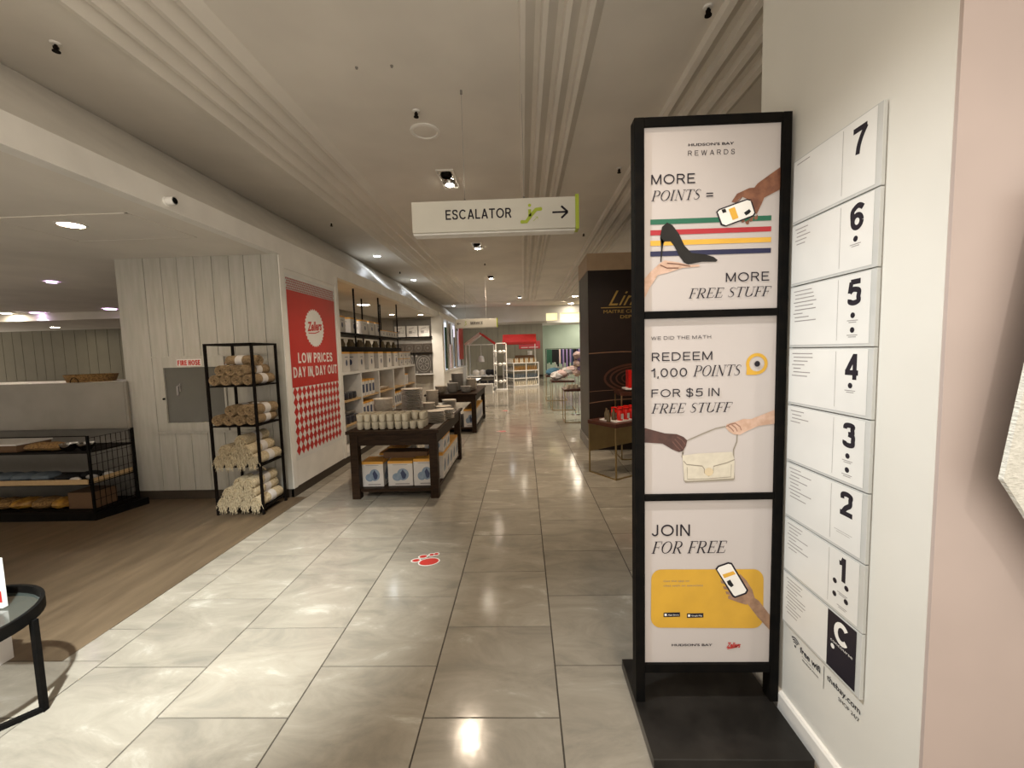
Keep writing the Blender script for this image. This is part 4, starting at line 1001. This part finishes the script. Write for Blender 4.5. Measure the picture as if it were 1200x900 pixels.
stack(gb, -1.2, 9.5, .80, 5, .024, 'dark grey bowl at the back right of the second table', 'grey bowls, second table back right', 1.1)
for k in range(6): cA.put((-1.13, 8.42+k*.27, .111), label=ORD[k]+' white carton from the front under the right side of the second table', group='cartons under the second table', scale=(.9, .95, 1.25))
cA.put((-1.45, 8.42, .111), label='white carton under the front of the second table', scale=(.9, .95, 1.1))

# ================================================================== WHITE SHELVING + HANGING SHELVES
ws_ = thing('white_shelving', 'long white shelving unit with wooden shelf edges behind the tables', 'shelving', (-2.90, 6.08, 0))
DV = [0, .72, 1.56, 2.44, 3.22, 4.14]
mk('top_board', B().box(-.18, .19, 0, 4.18, 1.33, 1.37), 'shelfw', ws_); mk('bottom_board', B().box(-.18, .22, 0, 4.18, .10, .16), 'shelfw', ws_)
mk('back_panel', B().box(-.19, -.175, 0, 4.18, .10, 1.33), 'shelfw', ws_)
for y in DV: mk('upright', B().box(-.18, .19, y, y+.035, .16, 1.33), 'shelfw', ws_)
for a, c in zip(DV, DV[1:]):
    for z in (.55, .93): mk('shelf', B().box(-.17, .18, a+.035, c, z-.025, z), 'oak', ws_)
pot = Many(single('dark_pot', B().lathe([(.0001, 0), (.055, 0), (.068, .03), (.066, .10), (.06, .11), (.0001, .11)], n=18), 'pot', 'x', 'pot', (0, 0, 0)))
for k in range(4): pot.put((-2.82, 6.22+k*.15, .931), label=ORD[k]+' dark round pot on the upper shelf of the nearest white bay', group='dark pots, nearest bay upper shelf')
for k in range(4): pot.put((-2.81, 6.22+k*.15, .551), label=ORD[k]+' dark round pot on the lower shelf of the nearest white bay', group='dark pots, nearest bay lower shelf', scale=1.1)
for k in range(3): gb.put((-2.85, 6.28+k*.18, .68), label=ORD[k]+' grey bowl set on the dark pots in the nearest bay', group='grey bowls in the nearest bay', scale=.8)
def sbox(w, d, h, bandm, bodym='card'):
    t = thing('product_box', 'x', 'box')
    mk('carton', B().box(-w/2, w/2, -d/2, d/2, 0, h), bodym, t)
    mk('lid_band', B().box(-w/2-.001, w/2+.001, -d/2-.001, d/2+.001, h-.025, h+.001), 'orange', t)
    f = Flat((w/2+.0015, -d/2, 0), (0, d, 0), (0, 0, h)); f.rect(.15, .85, .2, .72); f.make('printed_label', bandm, t)
    return Many(t)
nv = sbox(.22, .13, .27, 'blued')
for bay, zz in ((1, .931), (1, .551), (3, .551)):
    for k in range(4): nv.put((-2.84, 6.08+DV[bay]+.13+k*.155, zz), label=ORD[k]+' white and navy box on the '+('upper' if zz > .9 else 'lower')+' shelf of the '+('second' if bay == 1 else 'fourth')+' bay', group='navy labelled boxes bay %s %s' % (('two' if bay == 1 else 'four'), ('upper' if zz > .9 else 'lower')))
wbx = sbox(.2, .10, .24, 'card')
for k in range(3): wbx.put((-2.84, 9.40+k*.12, .931), label=ORD[k]+' plain narrow white box on the upper shelf of the fourth bay', group='plain boxes in the fourth bay')
single('pink_box', B().box(-.08, .08, -.07, .07, 0, .34), 'pinkc', 'tall pale pink box on the upper shelf of the fourth bay', 'box', (-2.80, 9.20, .931), smooth=False) if False else None
for k in range(4): bwl.put((-2.85, 7.85+k*.17, .931), label=ORD[k]+' pale bowl on the upper shelf of the third bay', group='bowls in the third bay', scale=.85)
big = carton(.30, .30, .31, False)
LAB = ['nearest', 'second', 'third', 'fourth', 'fifth', 'sixth']
for k, y in enumerate((6.35, 6.95, 7.42, 7.92, 8.42, 8.87)): big.put((-2.90, y, 1.371), label='white carton with orange top, '+LAB[k]+' along the top of the white shelving', group='cartons on top of the white shelving', scale=(1, .9, 1))
for k in range(3):
    for q in range(2): big.put((-2.86, 9.28+k*.31, 1.371+q*.155), label=ORD[k]+' '+('upper' if q else 'lower')+' small white carton at the far end of the shelving top', group='small cartons at the far shelving end, '+('upper' if q else 'lower'), scale=(.7, .85, .5))
hs = thing('hanging_shelf', 'black two-tier shelf hung from the low ceiling on rods', 'shelf', (-3.08, 6.3, 1.72))
for z in (0, .28): mk('shelf_board', B().box(-.22, .20, 0, 3.45, z-.035, z), 'rack', hs)
mk('shelf_rail', B().box(.185, .20, 0, 3.45, .0, .05), 'rack', hs)
for x, y in ((.17, .86), (-.19, .93), (.17, 2.08), (-.19, 2.14), (.17, 3.28), (-.19, 3.22), (-.19, .06)): mk('rod', B().cyl((x, y, -.03), .016, 1.08, 8), 'rack', hs)
for k, y in enumerate((6.65, 7.12, 7.62, 7.97, 8.32)): big.put((-3.05, y, 2.001), label='white carton, '+LAB[k]+' from the poster wall on the hanging shelf', group='cartons on the hanging shelf', scale=(.9, .85, .86))
for k in range(6): big.put((-2.98, 8.62+k*.18, 2.001), label=ORD[k]+' tiny white carton in the row at the far end of the hanging shelf', group='tiny cartons on the hanging shelf', scale=(.5, .52, .42))
dg = Many(single('dark_jar', B().lathe([(.0001, 0), (.05, 0), (.055, .10), (.03, .15), (.03, .18), (.0001, .18)], n=14), 'smoke', 'x', 'jar', (0, 0, 0)))
for k in range(16): dg.put((-3.02+.05*(k % 2), 6.45+k*.2, 1.721), label=ORD[k]+' dark glass jar from the near end, lower tier of the hanging shelf', group='dark jars on the hanging shelf')
for k in range(6): single('folded_throw', B().box(-.12, .12, -.2, .2, 0, .06), 'mustard', 'mustard folded throw behind the cartons on the white shelving', 'cloth', (-3.30, 6.6+k*.5, 1.40), 'mustard throws behind the cartons', smooth=False) if False else None

# --- gallery wall goods
gw = thing('wall_display', 'dark grey panel with three ledges on the gallery wall', 'display', (-3.45, 13.0, 1.0))
mk('back_board', B().box(-.62, .60, -.02, .015, 0, 1.70), 'gpan', gw)
for z in (0.0, .66, 1.16): mk('ledge', B().box(-.64, .61, -.14, -.02, z-.03, z), 'rack' if z else 'shelfw', gw)
gbx = thing('framed_box', 'x', 'box'); mk('carton', B().box(-.165, .165, -.05, .05, 0, .33), 'card', gbx)
f = Flat((-.165, -.052, 0), (.33, 0, 0), (0, 0, .33)); f.ribbon([(.2, .7), (.7, .85)], .06); f.rect(.2, .5, .3, .55); f.ribbon([(.55, .4), (.85, .35), (.8, .6)], .05); f.make('line_drawing', 'inkg', gbx)
gbx = Many(gbx)
for k, l in enumerate(('left', 'middle', 'right')): gbx.put((-3.82+k*.375, 12.91, 2.161), label=l+' white box with a drawing on the top gallery ledge', group='boxes on the gallery ledge')
tv = thing('grey_trivet', 'x', 'trivet'); mk('tile_body', B().box(-.14, .14, -.012, .012, 0, .28), 'dark', tv)
f = Flat((-.14, -.014, 0), (.28, 0, 0), (0, 0, .28)); f.ribbon([(.5+.36*math.cos(a), .5+.36*math.sin(a)) for a in [2*PI*k/20 for k in range(21)]], .04); f.disc(.5, .5, .12); f.make('ring_pattern', 'dkgrey', tv)
tv = Many(tv)
for k, l in enumerate(('first', 'second', 'third', 'fourth')): tv.put((-3.86+k*.29, 12.93, 1.662), label=l+' dark square trivet from the left on the middle gallery ledge', group='trivets on the gallery ledge')
md = thing('medallion_panel', 'large dark square panel with a round medallion pattern', 'wall art', (-3.13, 12.92, 1.002)); mk('panel_body', B().box(-.26, .26, -.012, .012, 0, .62), 'dkgrey', md)
f = Flat((-.26, -.014, 0), (.52, 0, 0), (0, 0, .62))
for r_ in (.42, .30): f.ribbon([(.5+r_*math.cos(a), .5+r_*math.sin(a)) for a in [2*PI*k/28 for k in range(29)]], .025)
for k in range(8): f.ribbon([(.5+.08*math.cos(k*PI/4), .5+.08*math.sin(k*PI/4)), (.5+.28*math.cos(k*PI/4), .5+.28*math.sin(k*PI/4))], .03)
for a in ((.08, .08), (.92, .08), (.08, .92), (.92, .92)): f.disc(a[0], a[1], .06)
f.make('medallion_pattern', mat('grey_pattern', (.27, .25, .23), .6), md)
q = dup(template(md), (-3.70, 12.92, 1.002), label='large patterned square panel half hidden by the white shelving')

# --- side display beyond the pillar
cols_ = ['blue', 'paper', 'cloth', 'leaf', 'paper', 'pinkc', 'blue', 'grey']
sd = thing('display_bay', 'tall white framed bay with backlit panels behind the pillar', 'display', (-2.9, 13.3, 1.03))
for k in range(7): mk('upright', B().box(.12, .18, k*.9, k*.9+.07, 0, 1.73), 'trimw', sd)
for k in range(6): mk('backlit_panel', B().box(-.02, .0, k*.9+.07, (k+1)*.9, 0, 1.73), 'glow2' if k % 2 == 0 else 'galw', sd)
for k in range(11):
    tag(mk('hanging_towel', B().box(-.02, .02, 0, .22, 0, 1.5-.3*(k % 3)), cols_[k % 8], None), ORD[k]+' coloured towel from the near end of the display bay', 'towel', 'towels in the side display, '+('near half' if k < 6 else 'far half')).location = (-2.80, 13.45+k*.48, 1.06)
single('red_banner', B().box(-.01, .01, 0, 1.1, 0, 1.43), 'red', 'narrow red banner at the far end of the side display', 'banner', (-2.65, 17.2, 1.35), smooth=False)

# ================================================================== HOUSE FRAME DISPLAY AND WHITE BINS (far)
hf = thing('house_frame', 'white house-shaped display frame with a red roof edge', 'display', (-1.87, 17.8, 0))
w2 = .60
for x in (-w2, w2):
    for y in (0, 1.2): mk('post', B().box(x-.02, x+.02, y, y+.04, .08, 2.0), 'white', hf)
for y in (0, 1.2):
    mk('rafter', B().bar((-w2-.05, y+.02, 1.97), (0, y+.02, 2.45), .07), 'pinkc' if y == 0 else 'white', hf)
    mk('rafter', B().bar((0, y+.02, 2.45), (w2+.05, y+.02, 1.97), .07), 'redb', hf)
mk('tie_beam', B().box(-w2, w2, 0, .04, 1.93, 1.97), 'white', hf); mk('shelf', B().box(-w2, w2, 0, 1.2, .56, .60), 'white', hf); mk('base', B().box(-w2, w2, 0, 1.2, .04, .10), 'white', hf)
mk('left_roof', B().quadface((-w2-.05, 0, 1.97), (0, 0, 2.45), (0, 1.24, 2.45), (-w2-.05, 1.24, 1.97)).quadface((-w2-.05, 0, 1.99), (0, 0, 2.47), (0, 1.24, 2.47), (-w2-.05, 1.24, 1.99)), 'pinkc', hf)
t = thing('pendant_lamp', 'pale bell pendant hanging inside the white house frame', 'lamp', (-1.87, 18.3, 1.2)); mk('shade', B().lathe([(.03, .28), (.12, .22), (.14, 0), (.13, 0)], n=16), 'card', t, smooth=True); mk('cord', B().cyl((0, 0, .28), .012, .47, 6), 'white', t)
for k, (x, z) in enumerate(((-2.1, .61), (-1.8, .61), (-1.55, .61), (-1.35, .61))):
    single('cushion', B().blob((0, 0, .13), .16, (1, .6, .8), 12, 6, .04), ('card', 'card', 'blackc', 'blackc')[k], ('first pale', 'second pale', 'first black', 'second black')[k]+' cushion from the left in the house frame', 'cushion', (x, 18.1, z))
for k in range(3): single('storage_basket', B().lathe([(.0001, 0), (.13, 0), (.17, .28), (.15, .28), (.12, .02)], n=14), ('gpan', 'pot', 'pot')[k], ('left grey', 'middle dark', 'right dark')[k]+' basket on the bottom of the house frame', 'basket', (-2.15+k*.36, 18.2, .101))
# mirrored glass podium before it
single('glass_podium', B().box(-.4, .4, -.3, .3, 0, .05).box(-.38, .38, -.28, .28, .05, .36), 'shelfw', 'low pale podium in front of the white house frame', 'podium', (-1.62, 16.4, 0), smooth=False)
fs = thing('lamp_display', 'white frame stand with clusters of white globe shades', 'display', (-1.0, 17.4, 0))
mk('frame', B().box(-.17, -.13, -.02, .02, 0, 2.0).box(.26, .30, -.02, .02, 0, 2.0).box(-.17, .30, -.02, .02, 1.96, 2.0).box(-.17, .30, -.25, .25, 0, .05), 'white', fs)
for z in (1.62, 1.10, .38):
    for x in (-.19, .02, .18): mk('globe_shade', B().blob((x, -.12, z+.05*abs(x)), .085, (1, 1, .8), 10, 6), 'white', fs, smooth=True)
# second red roofed stall
ra = thing('red_awning', 'bright red pitched awning above the white bins', 'awning', (-.40, 19.6, 0))
mk('awning_cloth', B().prism([(0, 2.42), (.7, 2.05), (.7, 1.95), (0, 2.30)], 1.55, 0, -.55).prism([(0, 2.42), (-.6, 2.05), (-.6, 1.95), (0, 2.30)], 1.55, 0, -.55), 'redb', ra)
for x in (-.5, .95): mk('post', B().box(x-.02, x+.02, -.02, .02, 0, 2.3), 'white', ra)
wbn = thing('white_bins', 'white three-tier bin shelving with an angled end', 'shelving', (-.45, 18.3, 0))
poly = [(-.50, .9), (0, 0), (1.12, .55), (1.12, 1.1), (-.5, 1.3)]
for z in (.06, .40, .74, 1.08): mk('tier', B().prism(poly, .035, 2, z), 'white', wbn)
for x, y in ((-.50, .9), (0, 0), (.56, .275), (1.12, .55), (1.12, 1.1), (-.5, 1.3)): mk('post', B().box(x-.018, x+.018, y-.018, y+.018, 0, 1.12), 'white', wbn)
mk('kick_board', B().prism([(x*.96, y*.96+.03) for x, y in poly], .06), 'white', wbn)
jm = {}
for nm, mtl in (('brown', 'amber'), ('blue-green', 'cloth'), ('grey', 'grey'), ('cream', 'cream')):
    jm[nm] = Many(single('jar', B().lathe([(.0001, 0), (.032, 0), (.036, .12), (.022, .17), (.022, .2), (.0001, .2)], n=10), mtl, 'x', 'jar', (0, 0, 0)))
def on_edge(u, side, d=.08):
    if side == 'r': return (-.45+1.08*u+.03-d*.4, 18.3+.53*u+d)
    return (-.45-.46*u-.01+d*.6, 18.3+.85*u+d)
for tier, (z, a, c) in enumerate(((.096, 'grey', 'cream'), (.436, 'blue-green', 'blue-green'), (.776, 'grey', 'brown'))):
    for k in range(6):
        x, y = on_edge((k+.7)/6.6, 'l'); jm[a].put((x, y, z), label=ORD[k]+' '+a+' jar in the '+('bottom', 'middle', 'top')[tier]+' tier of the white bins, angled left side', group='%s jars tier %s left' % (a, 'abc'[tier]))
    for k in range(12):
        x, y = on_edge((k+.7)/12.6, 'r'); jm[c].put((x, y, z), label=ORD[k]+' '+c+' jar in the '+('bottom', 'middle', 'top')[tier]+' tier of the white bins, right side', group='%s jars tier %s right' % (c, 'abc'[tier]))
for k in range(14):
    x, y = on_edge((k+.6)/14.6, 'r', .12); (jm['cream'] if k % 3 else jm['brown']).put((x, y, 1.116), label=ORD[k]+' jar from the left, '+('cream' if k % 3 else 'brown')+', on top of the white bins', group=('cream' if k % 3 else 'brown')+' jars on top of the bins')
for k in range(5):
    x, y = on_edge((k+.6)/5.6, 'l', .12); jm['cream'].put((x, y, 1.116), label=ORD[k]+' cream jar on top of the angled end of the white bins', group='cream jars on top of the angled bin end')
single('brown_carton', B().box(-.45, .45, -.1, .1, 0, .32), 'kraft', 'brown carton row standing at the back of the white bins', 'box', (.05, 19.35, 1.116), smooth=False)
t = thing('red_sign', 'red rectangular sign on the olive back wall', 'sign', (.39, 25.97, 1.77)); mk('board', B().box(-.66, .66, -.02, .02, 0, .48), 'crim', t)
f = Flat((-.66, -.023, 0), (1.32, 0, 0), (0, 0, .48)); f.rect(.1, .42, .15, .22); f.rect(.47, .9, .15, .22); f.disc(.52, .68, .03, .08); f.make('lettering_lines', 'paper', t)
single('price_card', B().box(-.1, .1, -.01, .01, 0, .2), 'paper', 'small white card standing on the brown cartons', 'card', (.30, 19.3, 1.44), smooth=False)

# ================================================================== RIGHT HAND TABLES AND CLOTHES
def brass_table(label, loc, w, d, h, rz=0, m='choc', drop=0):
    t = thing('brass_table', label, 'table', loc, rz)
    mk('tabletop', B().box(0, w, 0, d, h-.05, h), m, t, bevel=.003)
    fr = .016
    for x in (fr, w-fr):
        for y in (fr, d-fr): mk('leg', B().box(x-fr/2, x+fr/2, y-fr/2, y+fr/2, 0, h-.05), 'brass', t)
    mk('floor_rail', B().box(fr, w-fr, fr/2, fr*1.5, .0, fr).box(fr/2, fr*1.5, fr, d-fr, 0, fr).box(w-fr*1.5, w-fr/2, fr, d-fr, 0, fr), 'brass', t)
    if drop: mk('brass_panel', B().box(.02, w-.02, d-.02, d-.012, h-.42, h-.05), 'brass', t)
    return t
ang = math.atan2(.559, .829)
brass_table('brown topped brass table with red gift bags by the dark column', (1.10, 5.0, 0), .95, .50, .70, ang, drop=1)
def lt(x, y): return (1.10+x*math.cos(ang)-y*math.sin(ang), 5.0+x*math.sin(ang)+y*math.cos(ang))
t = brass_table('taller brown riser table behind the red gift bags', (1.38, 5.95, 0), .95, .45, .99, 0)
o = single('white_tray', B().box(0, .8, 0, .30, 0, .012), 'white', 'white tray under the red gift bags', 'tray', (*lt(.10, .08), .70), rz=ang, smooth=False)
gf = thing('gift_bag', 'x', 'gift bag'); mk('pouch', B().lathe([(.0001, 0), (.036, 0), (.040, .05), (.038, .12), (.034, .125)], n=12), 'redfoil', gf, smooth=True)
mk('paper_tuft', B().lathe([(.034, .12), (.042, .155), (.0001, .13)], n=9), 'redfoil', gf); mk('front_label', B().box(-.020, .020, -.043, -.0385, .02, .085), 'card', gf); gf = Many(gf)
for r_ in range(2):
    for k in range(5): x, y = lt(.22+k*.11, .14+r_*.10); gf.put((x, y, .712), ang, ORD[k]+' red gift bag with white label on the tray, '+('front' if r_ == 0 else 'back')+' row', 'red gift bags, '+('front' if r_ == 0 else 'back')+' row')
bt = Many(single('dark_bottle', B().lathe([(.0001, 0), (.026, 0), (.028, .09), (.012, .12), (.012, .15), (.0001, .15)], n=12), 'smoke', 'x', 'bottle', (0, 0, 0)))
for k in range(3): x, y = lt(.08+.045*k, .20+.08*(k % 2)); bt.put((x, y, .712 if k else .701), label=ORD[k]+' dark gold bottle left of the red gift bags', group='dark bottles beside the gift bags')
t = thing('red_gift_box', 'red gift box with gold swirl on the taller riser table', 'box', (1.68, 6.1, 1.045)); mk('carton', B().box(-.17, .20, -.08, .08, 0, .26), 'redfoil', t); f = Flat((-.17, -.083, 0), (.37, 0, 0), (0, 0, .26)); f.ribbon([(.2, .3), (.45, .55), (.6, .35), (.8, .65)], .03); f.make('gold_swirl', 'gold', t)
single('white_riser', B().box(-.22, .24, -.12, .12, 0, .02).box(-.05, .05, -.08, .08, -.035, 0), 'white', 'thin white riser under the red gift box', 'riser', (1.68, 6.1, 1.025), smooth=False)

brass_table('small brass legged table nearest, left of the dark column', (.88, 9.15, 0), .62, .6, .75)
brass_table('small brass legged table in the middle, behind the nearest one', (.74, 11.15, 0), .66, .8, .80)
brass_table('farthest small brass legged table with a blue cloth', (.70, 13.3, 0), .7, .8, .82)
for k in range(6): cup.put((1.0+.09*(k % 3), 9.3+.14*(k//3), .75), label=ORD[k]+' pale cup on the nearest small brass table', group='cups on the nearest brass table')
for k in range(2): plt.put((1.32, 9.4, .75+k*.017), label=('lower', 'upper')[k]+' plate on the nearest small brass table', group='plates on the nearest brass table')
stack(bwl, 1.36, 9.6, .75, 5, .024, 'bowl in the stack at the back of the nearest brass table', 'bowls on the nearest brass table', .8)
for k in range(4): single('plush_throw', B().blob((0, 0, .11), .17, (1.0, .8, .62), 14, 9, .22), 'pinkc' if k % 2 else 'card', ('first', 'second', 'third', 'fourth')[k]+' pale crumpled throw from the left on the middle brass table', 'throw', (.90+k*.14, 11.4+.05*k, .81+.05*k))
single('blue_cloth', B().blob((0, 0, .1), .26, (1, 1.2, .55), 14, 7, .05), 'blue', 'blue folded cloth on the farthest small brass table', 'cloth', (.98, 13.6, .82))
ch = thing('white_rack', 'small white post rack behind the blue cloth', 'rack', (1.25, 14.4, 0)); mk('frame', B().box(-.16, -.13, 0, .03, 0, 1.2).box(.13, .16, 0, .03, 0, 1.2).box(-.13, .13, 0, .03, 1.0, 1.05).box(-.13, .13, 0, .03, .7, .74), 'white', ch)
pr = thing('flower_stand', 'slim stand with pale lilac bundles left of the dark column', 'stand', (1.28, 10.4, 0))
mk('pole', B().cyl((0, 0, 0), .014, 1.55, 8).cyl((0, 0, 0), .12, .02, 16).cyl((.08, 0, .02), .01, 1.4, 8), 'chrome', pr)
for k, z in enumerate((1.0, 1.22)): mk('ring_shelf', B().cyl((.1, 0, z), .16, .012, 16), 'brass', pr)
for k in range(5): single('lilac_bundle', B().blob((0, 0, 0), .10, (1, 1, .9), 10, 6, .14), 'purple' if k % 2 else 'pinkc', ORD[k]+' lowest '+('lilac' if k % 2 else 'pale pink')+' bundle on the slim stand', 'bundle', (1.33+.10*(k % 2), 10.35, .95+k*.11+.1), ('lilac' if k % 2 else 'pink')+' bundles on the stand')
cols2 = ['leaf', 'blackc', 'blackc', 'navy', 'blackc', 'purple', 'blued', 'blackc', 'purple', 'pinkc', 'blackc', 'purple']
rk = thing('clothes_rail', 'long clothes rail in front of the mint wall', 'clothes rack', (2.6, 24.0, 0)); mk('rail', B().box(-1.3, 1.5, -.015, .015, 1.70, 1.73), 'rack', rk)
for x in (-1.3, 1.5): mk('post', B().box(x-.02, x+.02, -.02, .02, 0, 1.73), 'rack', rk)
rnd = random.Random(4)
for k in range(26):
    h_ = rnd.uniform(.7, 1.1); c = cols2[min(k//3, 11) if k < 6 else rnd.randrange(1, 12)]
    single('hanging_garment', B().prism([(-.045, -.22), (.045, -.22), (.03, .2), (-.03, .2)], h_, 2, 1.68-h_), c, {'leaf': 'dark green', 'blackc': 'black', 'navy': 'navy', 'purple': 'purple', 'blued': 'blue', 'pinkc': 'pale pink'}[c]+' garment on the far rail, '+(ORD[k] if k < 20 else ORD[25-k]+' last')+' from the left', 'garment', (1.38+k*.1, 24.0, 0), {'leaf': 'dark green', 'blackc': 'black', 'navy': 'navy', 'purple': 'purple', 'blued': 'blue', 'pinkc': 'pale pink'}[c]+' garments on the far rail', smooth=False)

# ================================================================== FLOOR DECALS
def paw(loc, rz, s, label):
    t = thing('paw_decal', label, 'floor decal', loc, rz); t.scale = (s, s, 1)
    for d, m_, e in ((.0006, 'paper', .010), (.0012, 'red', 0)):
        f = Flat((0, 0, d), (1, 0, 0), (0, 1, 0))
        for cx, cy, ra_, rb in ((.02, -.045, .075, .052), (-.085, -.01, .030, .022), (-.035, .045, .030, .022), (.030, .065, .018, .018), (.066, .072, .017, .018)): f.disc(cx, cy, ra_+e, rb+e, 28, .18)
        f.make('white_outline' if e else 'red_pads', m_, t)
paw((-.80, 3.13, .0002), .12, 1.0, 'nearest red paw print decal with white outline on the tiles')
paw((-.48, 8.35, .0002), .12, .9, 'farther red paw print decal between the tables and dark column')
paw((-.55, 11.3, .0002), .12, .9, 'farthest tiny red paw print decal on the tiles')

# ================================================================== TRAY TABLE AT THE LEFT EDGE
tt = thing('tray_table', 'round black metal tray table with glass top at left edge', 'table', (-2.60, 1.62, 0))
mk('rim', B().lathe([(.33, .440), (.345, .440), (.345, .495), (.33, .495), (.33, .440)], n=48), 'black', tt, smooth=True)
mk('glass_top', B().cyl((0, 0, .448), .328, .010, 48), 'glass', tt)
la = [(.320, .13), (-.06, -.335), (-.30, .17)]
for x, y in la: mk('leg', B().bar((x, y, 0), (x, y, .445), .022), 'black', tt)
mk('floor_bar', B().bar((la[0][0], la[0][1], .011), (la[1][0], la[1][1], .011), .022).bar((la[2][0], la[2][1], .011), (la[1][0], la[1][1], .011), .022), 'black', tt)
t = thing('sign_holder', 'clear sign holder with red strip on the tray table', 'sign', (-2.59, 1.83, .458)); mk('acrylic_block', B().box(-.12, .075, -.01, .01, 0, .24), 'white', t); mk('red_strip', B().box(-.12, .076, -.012, -.0105, .03, .085), 'redb', t)
f = Flat((-.12, -.013, .045), (.19, 0, 0), (0, 0, .02)); f.rect(.2, .9, .2, .8); f.make('lettering_lines', 'paper', t)
single('white_carton', B().box(-.32, 0, 0, .16, 0, .27), 'card', 'plain white carton on the floor behind the tray table', 'box', (-2.86, 1.93, .002), smooth=False)
bpy.context.view_layer.update()
